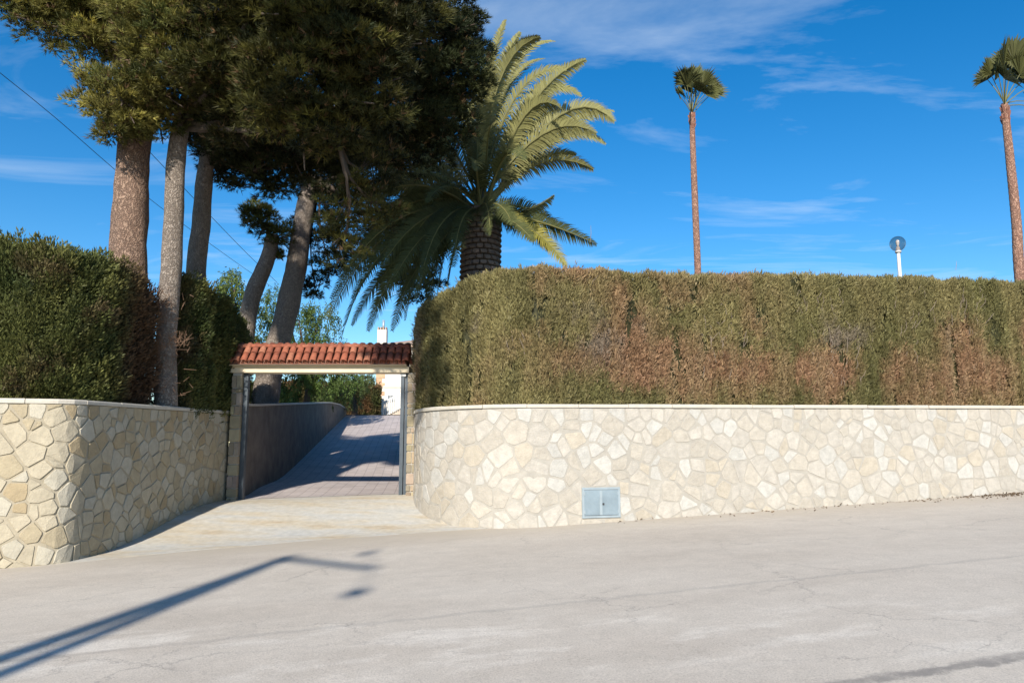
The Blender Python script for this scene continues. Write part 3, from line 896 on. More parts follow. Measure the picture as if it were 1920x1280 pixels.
def pine(label, trunk_px, widths_px, Y, lobes_px, tone, mat_, seed, base_z=None, needle=0.155, dens=1.0, group='pines by the driveway', name='pine_tree', extra=()):
    """trunk_px: photo polyline from the foot up, optional third value = distance; lobes: (px, py, distance, radius px, density)"""
    pts = [P(q[0], q[1], q[2] if len(q) > 2 else Y) for q in trunk_px]
    if base_z is not None: pts = [np.array((pts[0][0], pts[0][1], base_z))]+pts; widths_px = [widths_px[0]*1.15]+list(widths_px)
    rad = [w*M_PER_PX(Y)/2 for w in widths_px]
    root = thing(name, tuple(pts[0]), label, 'tree', group)
    part('trunk', trunk_mesh('trunk', pts, rad, seed=seed), mat_, root)
    lobes = [(P(a, b, d), M_PER_PX(d, b)*r*np.array((1, 1, 0.92)), dn) for (a, b, d, r, dn) in lobes_px] + [(np.array(c), r, d) for c, r, d in extra]
    V, F, C = pine_crown(lobes, tone, seed, needle, dens)
    part('crown', np_mesh('crown', V, F, C), M_leaf, root)
    lm = MB(); rn = random.Random(seed); top = pts[-1]
    for (c, r, dn) in lobes:                    # limbs out to every lobe
        k = rn.uniform(0.55, 1.0)
        s = pts[-2]*(1-k)+top*k
        if dn < 0.8 and c[2] < 20: s = min((q[0] for q in lobes if q[2] >= 0.8), key=lambda z: np.linalg.norm(z-c), default=s)
        m = (s+c)/2+np.array((rn.uniform(-.3, .3), rn.uniform(-.3, .3), -0.25))
        lm.tube(catmull([s, m, c], 0.5), list(np.linspace(rad[-1]*0.45 if dn >= 0.8 else 0.045, 0.03 if dn >= 0.8 else 0.015, len(catmull([s, m, c], 0.5)))), 6)
        for _ in range(5):
            e = c+np.array((rn.gauss(0, 1), rn.gauss(0, 1), rn.gauss(0, .8)))*np.mean(r)*0.5
            lm.tube([m*0.4+c*0.6, (m+e)/2*0.5+c*0.5, e], [0.045, 0.03, 0.012] if dn >= 0.8 else [0.018, 0.014, 0.008], 5)
    part('limbs', lm.mesh('limbs', smooth=True), M_limb, root)
    return root

T_PINE = [(0.020, 0.027, 0.009), (0.090, 0.083, 0.018)]
T_PINE_D = [(0.016, 0.024, 0.009), (0.040, 0.046, 0.014)]
ZG = 2.2
OVER_A = [((-8.3, 16.0, 12.4), np.ones(3)*1.6, 0.4), ((-6.6, 15.8, 12.6), np.ones(3)*1.5, 0.4)]
OVER_B = [((-5.2, 12.9, 10.9), np.ones(3)*1.4, 0.7), ((-4.4, 12.4, 9.9), np.ones(3)*1.1, 0.8), ((-3.7, 12.8, 10.9), np.ones(3)*1.45, 0.8), ((-2.95, 13.4, 12.6), np.ones(3)*1.25, 0.7), ((-4.8, 13.6, 12.9), np.ones(3)*1.6, 0.6), ((-3.3, 14.4, 14.6), np.ones(3)*1.3, 0.6), ((-2.75, 13.2, 9.6), np.ones(3)*0.95, 1.0),
          # unseen bough over the road, added to shade hedge end, canopy and palm
          ((-3.45, 8.0, 8.15), np.ones(3)*0.7, 0.79), ((-3.6, 8.0, 9.2), np.ones(3)*0.75, 0.79), ((-3.75, 8.3, 10.3), np.ones(3)*0.8, 0.79), ((-4.1, 8.8, 11.6), np.ones(3)*0.9, 0.79), ((-4.85, 8.2, 9.9), np.ones(3)*0.6, 0.5), ((-3.9, 10.6, 10.6), np.ones(3)*0.8, 0.6)]
pine('thickest red-barked pine rising behind the left hedge', [(236, 560), (240, 470), (247, 380), (250, 290), (258, 200), (250, 90)], [78, 72, 64, 60, 58, 50], 15.9,
     [(20, -60, 15.6, 95, 1.2), (90, 10, 15.8, 88, 1.2), (150, -20, 15.6, 120, 1.1), (190, 60, 15.8, 85, 1.3), (235, 195, 14.8, 72, 1.3), (180, 190, 15.2, 42, 1), (285, 150, 14.6, 60, 1.2), (330, 60, 14.4, 95, 1.3), (215, 245, 15.0, 40, .9),
      (290, 20, 14.6, 80, 1.1), (300, 215, 15.4, 48, 1.1), (330, 180, 15.6, 50, 1.1)],
     [(0.060, 0.070, 0.018), (0.28, 0.245, 0.060)], M_bark, 21, ZG, extra=OVER_A)
pine('slim grey pine trunk standing on the stone wall between the two left hedges', [(312, 745), (312, 640), (320, 520), (326, 400), (332, 290), (345, 200)], [36, 36, 38, 37, 34, 30], 15.9,
     [(420, 110, 14.4, 110, 1.3), (500, 30, 13.6, 120, 1.2), (560, 150, 13.5, 120, 1.3), (650, 80, 13.2, 115, 1.3), (625, 235, 13.8, 85, 1.3), (700, 170, 13.7, 85, 1.2), (440, 215, 15.2, 75, 1.2), (500, 200, 14.6, 70, 1.1), (740, 0, 13.6, 95, 1.2), (390, 200, 15.4, 55, 1.1), (690, 320, 14.4, 55, .6), (650, 400, 14.6, 48, .45), (715, 395, 14.8, 48, .45), (640, 470, 15, 40, .35)],
     T_PINE, M_bark_grey, 22, ZG, extra=OVER_B)
pine('slim grey pine trunk behind the clipped bush, third from the left', [(362, 640), (367, 520), (377, 420), (384, 330), (392, 260)], [38, 37, 35, 32, 28], 18.5,
     [(450, 270, 18.5, 80, 1.3), (510, 315, 18.5, 70, 1.3), (400, 250, 18.5, 55, 1.1), (570, 270, 18, 80, 1.3), (650, 290, 18, 65, 1.2), (430, 325, 19, 42, 1), (740, 190, 16.8, 95, 1.2), (790, 90, 16.4, 100, 1.3), (850, 30, 16.4, 62, 1.3), (770, 270, 17.5, 75, 1), (840, 150, 17, 75, 1.3), (820, 230, 17.5, 70, 1.0), (875, 90, 17.2, 40, 1.2), (700, 260, 17, 70, 1.1)],
     T_PINE_D, M_bark_grey, 23, ZG)
pine('bent pine with a small bright tuft, leaning right above the gate canopy', [(452, 690), (460, 630), (472, 560), (500, 490), (512, 440)], [32, 32, 32, 30, 24], 23.5,
     [(490, 415, 23.2, 32, 1.3), (520, 440, 23.4, 28, 1.1), (478, 400, 23.2, 22, 1), (530, 480, 23.8, 20, .9)],
     [(0.04, 0.06, 0.015), (0.13, 0.13, 0.03)], M_bark_grey, 24, 2.3)
pine('dark-crowned pine whose foot shows under the gate lintel', [(498, 740), (508, 690), (528, 620), (552, 520), (570, 400), (585, 330)], [46, 44, 42, 38, 34, 28], 24.0,
     [(600, 330, 24, 55, .9), (650, 380, 24, 60, .55), (600, 430, 24.5, 45, .5), (700, 330, 24, 60, .55), (650, 470, 24.5, 50, .45), (720, 420, 24, 50, .4), (690, 260, 24, 70, .9), (620, 500, 24.5, 34, .5), (800, 230, 23, 80, 1), (590, 540, 25, 25, .5), (790, 340, 23.5, 62, .8), (830, 430, 23.5, 48, .8), (770, 440, 24, 45, .6), (740, 510, 24, 40, .4), (790, 540, 24, 40, .5)],
     T_PINE_D, M_bark_grey, 25, 2.4)

# ------------------------------------------------------------------ clipped cypress hedges
def hedge(name, path_pts, thick, base, top, label, tone_fn, seed, density, amp, spray=0.085, group=None, stretch=(2.2, 2.2, 0.7), inward=0.12, cat='hedge', droop=0.0, lod=None, plume=(60, 0.32, 0.07, 36, 0.25), holes_=(3.4, 3.4, 1.5), lay=(0.75, 0.5, 0.34), clipped=False, hole_at=0.2):
    global RNG
    RNG = np.random.default_rng(seed)
    pa = Path(path_pts, 0.12)
    rc = min(0.22, thick*0.35)
    mid = pa.at(pa.L/2)
    root = thing(name, (mid[0], mid[1], float(base(mid[0], mid[1]))), label, cat, group)
    def surf(u, s):                             # s in 0..3 : front (0-1), top (1-2), back (2-3)
        p = pa.at(u); n = pa.nr(u)
        b = base(p[:, 0], p[:, 1]); t = top(p[:, 0], p[:, 1])
        inn = np.where(s < 1, 0.0, np.where(s < 2, (s-1)*thick, thick))
        z = np.where(s < 1, b+(t-b)*s, np.where(s < 2, t, t-(t-b)*(s-2)))
        nn = np.zeros((len(u), 3))
        f = np.clip((1-s)*(t-b)/rc, 0, 1); f = np.where(s < 1, 1-f, 1.0)      # rounding of the front edge
        nn[:, :2] = n*np.where(s < 1, 1-f*0.6, np.where(s < 2, (1.5-s)*1.2, -1.0))[:, None]
        nn[:, 2] = np.where(s < 1, f*0.7, np.where(s < 2, 1.0, 0.1))
        edge = np.where(s < 1, np.clip(1-(1-s)*(t-b)/rc, 0, 1)**2, np.where(s < 2, np.clip(1-np.minimum(s-1, 2-s)*thick/rc, 0, 1)**2, 0))
        # narrow the two ends
        endr = np.clip(1-np.minimum(u, pa.L-u)/0.35, 0, 1)**2
        inn = inn+edge*rc*0.3*np.where(s < 1, 1, 0)+endr*0.3*np.where(s < 1.5, 1, -1)
        z = z-edge*rc*0.3
        q = np.stack([p[:, 0]-n[:, 0]*inn, p[:, 1]-n[:, 1]*inn, z], 1)
        nn = nrm(nn)
        d = (fbm(q, stretch, seed, 3)-0.5)*3.4*amp+(vnoise(q, 0.6, seed+5)-0.5)*amp*1.3
        return q+nn*d[:, None], nn, d
    nu = int(pa.L/0.14)+2; ns = 46
    U, S_ = np.meshgrid(np.linspace(0, pa.L, nu), np.linspace(0, 3, ns), indexing='ij')
    q, nn, d = surf(U.ravel(), S_.ravel())
    q = q-nn*inward
    F = []
    for i in range(nu-1):
        for j in range(ns-1):
            F.append((i*ns+j, (i+1)*ns+j, (i+1)*ns+j+1, i*ns+j+1))
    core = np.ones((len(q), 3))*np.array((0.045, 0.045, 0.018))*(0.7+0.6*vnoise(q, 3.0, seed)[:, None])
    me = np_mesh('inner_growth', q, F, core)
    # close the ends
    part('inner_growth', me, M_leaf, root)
    # sprays: a thin even cover, then plumes that stand proud of it
    hh = float(np.mean(top(pa.p[:, 0], pa.p[:, 1])-base(pa.p[:, 0], pa.p[:, 1])))
    def pick(dn):
        nf = int(pa.L*hh*dn); ntp = int(pa.L*thick*dn*0.6); nb = int(pa.L*hh*dn*0.1)
        u = RNG.uniform(0, pa.L, nf+ntp+nb); s = np.concatenate([RNG.uniform(0, 1, nf), RNG.uniform(0.97, 2, ntp), RNG.uniform(2, 3, nb)])
        if lod is not None:
            k = RNG.random(len(u)) < lod(pa.at(u)); u, s = u[k], s[k]
        q, nn, d = surf(u, s)
        hole = vnoise(q, holes_, seed+9)+0.35*(vnoise(q, np.array(holes_)*2.7, seed+13)-0.5)
        k = (hole > hole_at) | (RNG.random(len(q)) < 0.08)
        return q[k], nn[k], d[k]
    q, nn, d = pick(density)
    pq, pn, pd = pick(plume[0])
    if clipped:                                 # trimmed: nothing stands up above the shears' line
        k = pq[:, 2] < top(pq[:, 0], pq[:, 1])-0.28; pq, pn, pd = pq[k], pn[k], pd[k]
    m = plume[3]; npl = len(pq); ax = nrm(pn*plume[4]+np.array((0, 0, 1.0))+RNG.normal(size=(npl, 3))*0.22)
    Lp = plume[1]*RNG.uniform(0.6, 1.3, (npl, 1)); tpos = RNG.uniform(-0.5, 0.5, (npl, m, 1)); ra = rdir(npl*m).reshape(npl, m, 3)
    pp_ = (pq-pn*0.04)[:, None, :]+ax[:, None, :]*tpos*Lp[:, None, :]+ra*plume[2]*(0.95-1.1*np.abs(tpos))
    pdir = nrm(ax[:, None, :]*(1.6 if clipped else 0.9)+ra*0.55+pn[:, None, :]*0.35)
    pcol = np.repeat(tone_fn(pq, pd)*RNG.uniform(0.72, 1.32, (npl, 1)), m, 0)*RNG.uniform(0.8, 1.2, (npl*m, 1))
    PLV = leaf_quads(pp_.reshape(-1, 3), pdir.reshape(-1, 3), RNG.uniform(0.6, 1.25, npl*m)*spray, spray*lay[2], pcol, np.repeat(pn, m, 0)+ra.reshape(-1, 3)*0.6)
    for e_u, sg in ((0.05, -1), (pa.L-0.05, 1)):  # end caps
        ne = int(thick*hh*density*0.8); p = pa.at(np.full(ne, e_u)); n = pa.nr(np.full(ne, e_u)); t = np.stack([-n[:, 1], n[:, 0]], 1)*sg
        b = base(p[:, 0], p[:, 1]); tt = top(p[:, 0], p[:, 1]); w = RNG.uniform(0.25, thick-0.25, ne); z = b+(tt-b)*RNG.uniform(0, 0.97, ne)
        qe = np.stack([p[:, 0]-n[:, 0]*w, p[:, 1]-n[:, 1]*w, z], 1); ne3 = np.concatenate([t, np.zeros((ne, 1))], 1)
        bulge = 0.12*np.sin(np.pi*w/thick)
        q = np.concatenate([q, qe+ne3*(bulge+(fbm(qe, stretch, seed)-0.5)*amp)[:, None]]); nn = np.concatenate([nn, ne3]); d = np.concatenate([d, np.zeros(ne)])
    col = tone_fn(q, d)
    k = 3
    pp = np.repeat(q, k, 0)+RNG.normal(size=(len(q)*k, 3))*0.025-np.repeat(nn, k, 0)*0.03
    up = np.array((0, 0, 0.75-droop))
    dd = nrm(np.repeat(nn, k, 0)*lay[0]+up+RNG.normal(size=(len(pp), 3))*lay[1])
    cc = np.repeat(col, k, 0)*RNG.uniform(0.72, 1.25, (len(pp), 1))
    V, F, C = leaf_quads(pp, dd, RNG.uniform(0.6, 1.25, len(pp))*spray, spray*lay[2], cc, np.repeat(nn, k, 0))
    V, F, C = np.concatenate([V, PLV[0]]), np.concatenate([F, PLV[1]+len(V)]), np.concatenate([C, PLV[2]])
    part('foliage', np_mesh('foliage', V, F, C), M_leaf, root)
    return root, surf, pa

G1, G2 = np.array((0.165, 0.155, 0.062)), np.array((0.245, 0.210, 0.092))
BR, TAN, GREY = np.array((0.315, 0.185, 0.108)), np.array((0.31, 0.225, 0.125)), np.array((0.24, 0.195, 0.15))
def tone_right(q, d):
    n1 = fbm(q, (0.9, 0.9, 0.35), 3, 3); n2 = fbm(q, (0.8, 0.8, 0.9), 8, 4); n3 = fbm(q, (4.0, 4.0, 0.45), 14, 3)
    z = q[:, 2]; x = q[:, 0]
    mid = np.exp(-((z-3.35)/0.62)**2)             # the dead band sits a little above the coping
    b = np.clip((n2-0.52+0.27*mid*np.clip((x+1.5)/4.5, 0.25, 1)+(n3-0.5)*0.35)*4.0, 0, 1)
    gcol = G1+(G2-G1)*np.clip((n1-0.35)*3, 0, 1)[:, None]
    gcol = gcol*(0.62+0.76*n3)[:, None]
    t = np.clip((n3-0.4)*3, 0, 1)[:, None]
    bcol = BR*(1-t)+TAN*t
    gy = (np.clip((fbm(q, (0.9, 0.9, 1.2), 31, 3)-0.60)*9, 0, 1)*np.exp(-((z-3.9)/0.55)**2))[:, None]
    c = gcol*(1-b[:, None])+bcol*b[:, None]
    c = c*(1-gy)+GREY*gy
    return c
RP = [(-4.1, 30.0), (-3.2, 24.5), (-2.62, 20.4), (-2.36, 18.9), (-2.16, 17.6), (-1.68, 16.62), (-0.85, 15.83), (0.15, 15.48), (1.4, 15.72), (3.0, 16.2), (6.0, 17.12), (12.9, 19.2), (22, 22.0)]
def hz_top_right(x, y):
    t = np.interp(x, [-2.2, -1.6, -0.9, 0.2, 3, 14, 24], [4.95, 5.05, 5.27, 5.36, 5.46, 5.98, 6.4])
    return np.where((y > 19.0) & (x < 0), 5.0, t)
def hz_base_right(x, y): return np.where((x < -0.5), 2.36, 2.42+0.0135*np.clip(x, 0, 40))
hr, surf_r, pa_r = hedge('cypress_hedge', RP, 1.3, hz_base_right, hz_top_right,
      'long clipped cypress hedge with brown dead patches above the pale stone wall', tone_right, 41, 1050, 0.085, 0.105, lay=(0.38, 0.34, 0.21), clipped=True, hole_at=0.27, holes_=(4.4, 4.4, 1.3), stretch=(4.6, 4.6, 0.5), plume=(80, 0.55, 0.05, 34, 0.12), droop=0.15,
      lod=lambda p: np.where((p[:, 1] > 22) & (p[:, 0] < 0), 0.2, np.interp(np.abs(p[:, 0]/p[:, 1]), [0.72, 0.80], [1.0, 0.42])))
# bare grey twigs in the dead patches
tw = MB(); rn = random.Random(4)
for (px, py, n, spread) in ((1335, 645, 36, 45), (1530, 610, 32, 50), (1690, 600, 20, 45), (1800, 590, 24, 35), (1090, 550, 10, 14), (960, 640, 10, 40), (1590, 700, 12, 60)):
    for _ in range(n):
        a, b = px+rn.gauss(0, spread*0.5), py+rn.gauss(0, 34)
        Yt = 15.45/(1-0.3*(a-960)/1400*1.0)
        u = pa_r.u_near(*P(a, b, Yt+0.25)[:2])
        zt = P(a, b, Yt+0.3)[2]
        p2, n_2 = pa_r.at(u), pa_r.nr(u)
        s0 = np.array((p2[0]+n_2[0]*0.02, p2[1]+n_2[1]*0.02, zt)); L = rn.uniform(0.12, 0.38)
        dvec = nrm(np.array((rn.gauss(0, .35), rn.gauss(0, .1), 1.0)))
        e0 = s0+dvec*L+np.array((n_2[0], n_2[1], 0))*rn.uniform(-0.04, 0.04)
        tw.tube([s0-np.array((n_2[0], n_2[1], 0))*0.06, (s0+e0)/2+np.array((rn.gauss(0, .02), 0, 0)), e0], [0.007, 0.006, 0.003], 4, False)
tag(part('bare_twigs', tw.mesh('bare_twigs'), plain('dead_twig', (0.24, 0.19, 0.15), 0.9, 0.3, 4), hr), kind='stuff')

GL1, GL2 = np.array((0.062, 0.082, 0.026)), np.array((0.135, 0.138, 0.042))
def tone_left(q, d):
    n1 = fbm(q, (1.4, 1.4, 1.1), 52, 3); n3 = fbm(q, (1.1, 1.1, 1.5), 61, 3)
    c = GL1+(GL2-GL1)*np.clip((n1-0.35)*3, 0, 1)[:, None]
    b = np.clip((n3-0.60)*7, 0, 1)[:, None]
    c = c*(1-b)+np.array((0.13, 0.095, 0.05))*b
    dead = (ss(13.6, 14.8, q[:, 1])*(1-ss(16.2, 16.6, q[:, 1]))*0.85)[:, None]
    c = c*(1-dead)+np.array((0.13, 0.07, 0.045))*dead
    return c
LP = [(-20, 9.15), (-12.0, 11.5), (-9.2, 12.4), (-8.1, 12.85), (-7.72, 13.2), (-7.58, 13.8), (-7.52, 15.0), (-7.6, 15.6)]
hedge('cypress_hedge', LP, 1.7, lambda x, y: np.full(np.shape(x), 2.33), lambda x, y: np.interp(y, [9, 12.6, 13.8, 14.8, 15.3, 15.7], [5.05, 5.05, 5.12, 4.95, 4.6, 4.2]),
      'dense dark green cypress hedge at the far left, on the ochre stone wall', tone_left, 42, 900, 0.17, 0.085, plume=(50, 0.46, 0.12, 74, 0.45), stretch=(1.9, 1.9, 1.3), inward=0.2,
      lod=lambda p: np.interp(np.abs(p[:, 0]/p[:, 1]), [0.74, 0.95, 1.1], [1.0, 0.5, 0.3]))
LP2 = [(-7.5, 16.35), (-7.28, 16.42), (-7.1, 16.7), (-7.02, 17.4), (-6.97, 18.3), (-7.12, 19.3), (-7.6, 22.0)]
hedge('cypress_bush', LP2, 1.3, lambda x, y: np.full(np.shape(x), 2.36), lambda x, y: np.interp(y, [16.4, 18.2, 19.5, 21.6], [5.35, 5.2, 4.9, 4.5]),
      'clipped cypress bush between the slim pine and the gate, mostly in shade', tone_left, 43, 800, 0.14, 0.085, plume=(48, 0.42, 0.11, 66, 0.45), stretch=(2.6, 2.6, 1.0), cat='bush',
      lod=lambda p: np.where(p[:, 1] > 20.0, 0.2, 1.0))
# dead twigs and a dry branch round the slim pine's foot
tw = MB(); rn = random.Random(8)
for k in range(420):
    a, b = rn.gauss(292, 22), rn.uniform(545, 740)
    if k > 380: a, b = rn.uniform(315, 352), rn.gauss(640, 6)
    s0 = P(a, b, rn.uniform(15.4, 15.75)); d_ = nrm(np.array((rn.gauss(0.1, .6), rn.gauss(-0.3, .4), rn.gauss(0.5, .5))))
    tw.tube([s0, s0+d_*rn.uniform(.08, .3)], [0.006, 0.003], 4, False)
tagd = link('dead_twigs', tw.mesh('dead_twigs'), plain('dead_needles', (0.20, 0.12, 0.075), 0.9, 0.35, 4))
tag(tagd, 'dry brown dead twigs tangled round the foot of the slim grey pine', 'dead twigs', kind='stuff')

# ------------------------------------------------------------------ Canary palm
M_rachis = plain('frond_rib', (0.22, 0.20, 0.08), 0.7, 0.2, 3)
def frond_mesh(p0, p1, p2, leaflet, n, tone, seed, droopy=0.25):
    rn = np.random.default_rng(seed)
    t = np.linspace(0, 1, 30)[:, None]
    c = (1-t)**2*p0+2*t*(1-t)*p1+t*t*p2
    mb = MB(); mb.tube(c[::3] if len(c[::3]) > 2 else c, list(np.linspace(0.045, 0.008, len(c[::3]))), 5, False)
    nv = len(mb.v)
    tt = np.linspace(0.16, 0.995, n); tt = np.repeat(tt, 2)[:, None]
    sgn = np.tile([-1.0, 1.0], n)[:, None]
    q = (1-tt)**2*p0+2*tt*(1-tt)*p1+tt*tt*p2
    tan = nrm(2*(1-tt)*(p1-p0)+2*tt*(p2-p1))
    bend = nrm(p0-2*p1+p2+np.array((0, 0, -0.3)))
    up0 = nrm(-bend-tan*np.sum(-bend*tan, 1, keepdims=True))
    side = nrm(np.cross(tan, up0))
    tw_ = rn.uniform(0.5, 1.25)*rn.choice((-1, 1)); side, up0 = side*math.cos(tw_)+up0*math.sin(tw_), up0*math.cos(tw_)-side*math.sin(tw_)
    L = leaflet*(np.sin(np.pi*np.clip(tt*0.86+0.13, 0, 1))**0.6)*rn.uniform(0.85, 1.1, (len(tt), 1))
    d = nrm(side*sgn*1.0+tan*(0.45+0.5*tt)+up0*0.3+rn.normal(size=(len(tt), 3))*0.07)
    m = q+d*L*0.5
    e = q+d*L+np.array((0.06, 0, -1))*L*droopy
    w = nrm(np.cross(d, up0))*0.017
    w = tan*0.019
    V = np.empty((len(tt), 5, 3)); V[:, 0] = q-w; V[:, 1] = q+w; V[:, 2] = m+w*1.1; V[:, 3] = m-w*1.1; V[:, 4] = e
    col = np.array(tone)*rn.uniform(0.8, 1.2, (len(tt), 1))
    verts = list(map(tuple, mb.v))+[tuple(v) for v in V.reshape(-1, 3)]
    faces = list(mb.f)
    for i in range(len(tt)):
        o = nv+5*i; faces += [[o, o+1, o+2, o+3], [o+3, o+2, o+4]]
    me = bpy.data.meshes.new('frond'); me.from_pydata(verts, [], faces)
    cc = np.ones((len(verts), 4), np.float32); cc[:nv, :3] = np.array((0.20, 0.19, 0.075)); cc[nv:, :3] = np.repeat(col, 5, 0)
    a = me.color_attributes.new('Col', 'FLOAT_COLOR', 'POINT'); a.data.foreach_set('color', cc.ravel()); me.update()
    return me
PY = 20.2
C0 = P(903, 395, PY)
palm = thing('date_palm', (P(897, 500, PY)[0], PY, 2.25), 'stout palm with arching feathery fronds behind the left end of the clipped hedge', 'palm')
# trunk covered with diamond leaf bases
pb, pt = np.array((P(897, 500, PY)[0], PY, 2.2)), C0
part('trunk', trunk_mesh('trunk', [pb, (pb+pt)/2+np.array((0.05, 0, 0)), pt], [0.50, 0.46, 0.50], amp=0.03), M_limb, palm)
rn = random.Random(2)
bs = half = MB().obox((0, 0, 0), (0.085, 0, 0), (0, 0.05, 0), (0, 0.03, 0.075), 0.03).mesh('leaf_base')
bs.materials.append(plain('leaf_base', (0.20, 0.15, 0.12), 0.9, 0.3, 5))
row = 0; z = 4.9
while z < pt[2]:
    k = (z-pb[2])/(pt[2]-pb[2]); c = pb*(1-k)+pt*k
    for j in range(16):
        a = 2*math.pi*(j+0.5*(row % 2))/16
        o = bpy.data.objects.new('leaf_base', bs); COL.objects.link(o); o.parent = palm
        o.location = c+np.array((math.cos(a), math.sin(a), 0))*0.50-np.array(palm['_o']); o.rotation_euler = (rn.uniform(-.1, .1)-0.25, 0, a+math.pi/2)
    z += 0.15; row += 1
TONE_P = (0.235, 0.225, 0.085); TONE_Y = (0.24, 0.215, 0.04)
fr = [  # tip px, control px, tip distance offset, tone scale
 ((948, 38), (898, 150), -0.6), ((975, 60), (905, 170), 0.8), ((1012, 70), (912, 90), -1.0), ((1040, 78), (935, 70), 0.6), ((1062, 130), (950, 110), -1.4),
 ((1098, 112), (985, 150), -0.3), ((1090, 180), (980, 100), 0.9), ((1052, 205), (985, 140), -1.8), ((1152, 228), (1060, 130), -0.6), ((1150, 208), (1040, 210), 0.9), ((1118, 250), (1020, 190), -1.6),
 ((1112, 318), (1020, 260), 0.2), ((1080, 290), (1000, 270), 1.4), ((1038, 366), (975, 420), 0.5), ((1118, 458), (1000, 400), 0.5), ((1062, 500), (1000, 405), -1.0), ((1030, 470), (985, 400), 1.0), ((1000, 452), (960, 400), -1.3),
 ((925, 100), (880, 200), -1.6), ((895, 110), (880, 200), 1.5), ((860, 130), (870, 190), -0.5), ((820, 170), (850, 180), 0.6), ((780, 210), (830, 220), -1.3), ((745, 260), (810, 230), 0.9), ((840, 240), (860, 200), -2.6),
 ((930, 230), (910, 210), -2.9), ((985, 300), (950, 230), -2.6), ((890, 320), (890, 260), -3.0), ((700, 300), (800, 260), -0.4), ((720, 370), (790, 270), 1.2), ((660, 400), (780, 290), -0.8), ((690, 455), (770, 310), 0.4), ((640, 480), (760, 330), -0.2),
 ((620, 560), (740, 340), 0.9), ((612, 600), (720, 360), -1.0), ((660, 560), (760, 370), -1.8), ((640, 638), (690, 420), 0.5), ((700, 590), (770, 390), 1.6), ((730, 540), (800, 390), -2.2), ((760, 600), (790, 400), 0.8), ((790, 520), (820, 370), -2.4),
 ((820, 560), (840, 380), 2.2), ((850, 500), (860, 370), -2.4), ((760, 480), (810, 350), -1.5), ((680, 510), (780, 360), 1.8), ((960, 420), (940, 360), -2.4), ((920, 440), (915, 350), -2.7), ((1050, 430), (990, 370), 1.9), ((1010, 250), (960, 180), 2.2), ((870, 200), (890, 190), 2.4),
 ((800, 380), (840, 310), -2.6), ((740, 420), (800, 320), 2.1), ((705, 540), (770, 420), -0.3), ((660, 610), (740, 440), 1.2), ((780, 560), (810, 430), -1.0), ((745, 575), (800, 440), 0.2),
 ((640, 520), (750, 350), -1.5), ((670, 480), (770, 330), 1.4), ((715, 500), (790, 370), -1.9), ((690, 620), (750, 430), -0.6), ((735, 620), (790, 430), 1.4), ((800, 600), (815, 420), -0.4), ((840, 540), (850, 420), 1.0), ((770, 440), (820, 340), 0.5), ((1020, 110), (930, 120), 1.6), ((1075, 235), (985, 170), 0.3), ((1135, 270), (1040, 200), 0.2)]
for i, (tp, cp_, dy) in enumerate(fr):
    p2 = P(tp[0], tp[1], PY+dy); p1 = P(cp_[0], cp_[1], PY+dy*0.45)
    tone = np.array(TONE_Y if i == 15 else TONE_P if p2[2] > C0[2]+0.5 else (0.088, 0.102, 0.038))*random.uniform(0.85, 1.12)   # low fronds: older, darker green with their shade painted in
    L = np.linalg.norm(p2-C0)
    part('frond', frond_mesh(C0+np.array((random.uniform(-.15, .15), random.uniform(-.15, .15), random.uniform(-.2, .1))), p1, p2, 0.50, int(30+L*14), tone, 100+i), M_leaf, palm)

# ------------------------------------------------------------------ fan palms
def fan_mesh(p0, p1, rad, tone, seed, tilt):
    rn = np.random.default_rng(seed); mb = MB()
    mid = (p0+p1)/2+np.array((0, 0, 0.05)); mb.tube([p0, mid, p1], [0.022, 0.017, 0.013], 5, False)
    nv = len(mb.v); d = nrm(p1-p0); side = nrm(np.cross(d, tilt)); up = np.cross(side, d)
    verts = list(mb.v); faces = list(mb.f); cols = []
    K = 30
    for k in range(K):
        a = (k/(K-1)-0.5)*R(150)
        e = nrm(d*math.cos(a)+side*math.sin(a)+up*0.12*math.cos(a*2))
        L = rad*(0.82+0.25*math.cos(a))*rn.uniform(0.88, 1.08)
        s = nrm(np.cross(e, up))*rad*0.055
        m = p1+e*L*0.6; tip = p1+e*L+np.array((0.03, 0, -0.16*rad*rn.uniform(0.4, 1.4)))
        o = len(verts); verts += [tuple(p1), tuple(m-s+up*0.012*(-1)**k), tuple(tip), tuple(m+s-up*0.012*(-1)**k)]; faces.append([o, o+1, o+2, o+3])
        cols += [np.array(tone)*rn.uniform(0.75, 1.2)]*4
    me = bpy.data.meshes.new('fan_leaf'); me.from_pydata(verts, [], faces)
    cc = np.ones((len(verts), 4), np.float32); cc[:nv, :3] = np.array((0.20, 0.20, 0.09)); cc[nv:, :3] = cols
    at = me.color_attributes.new('Col', 'FLOAT_COLOR', 'POINT'); at.data.foreach_set('color', cc.ravel()); me.update()
    return me
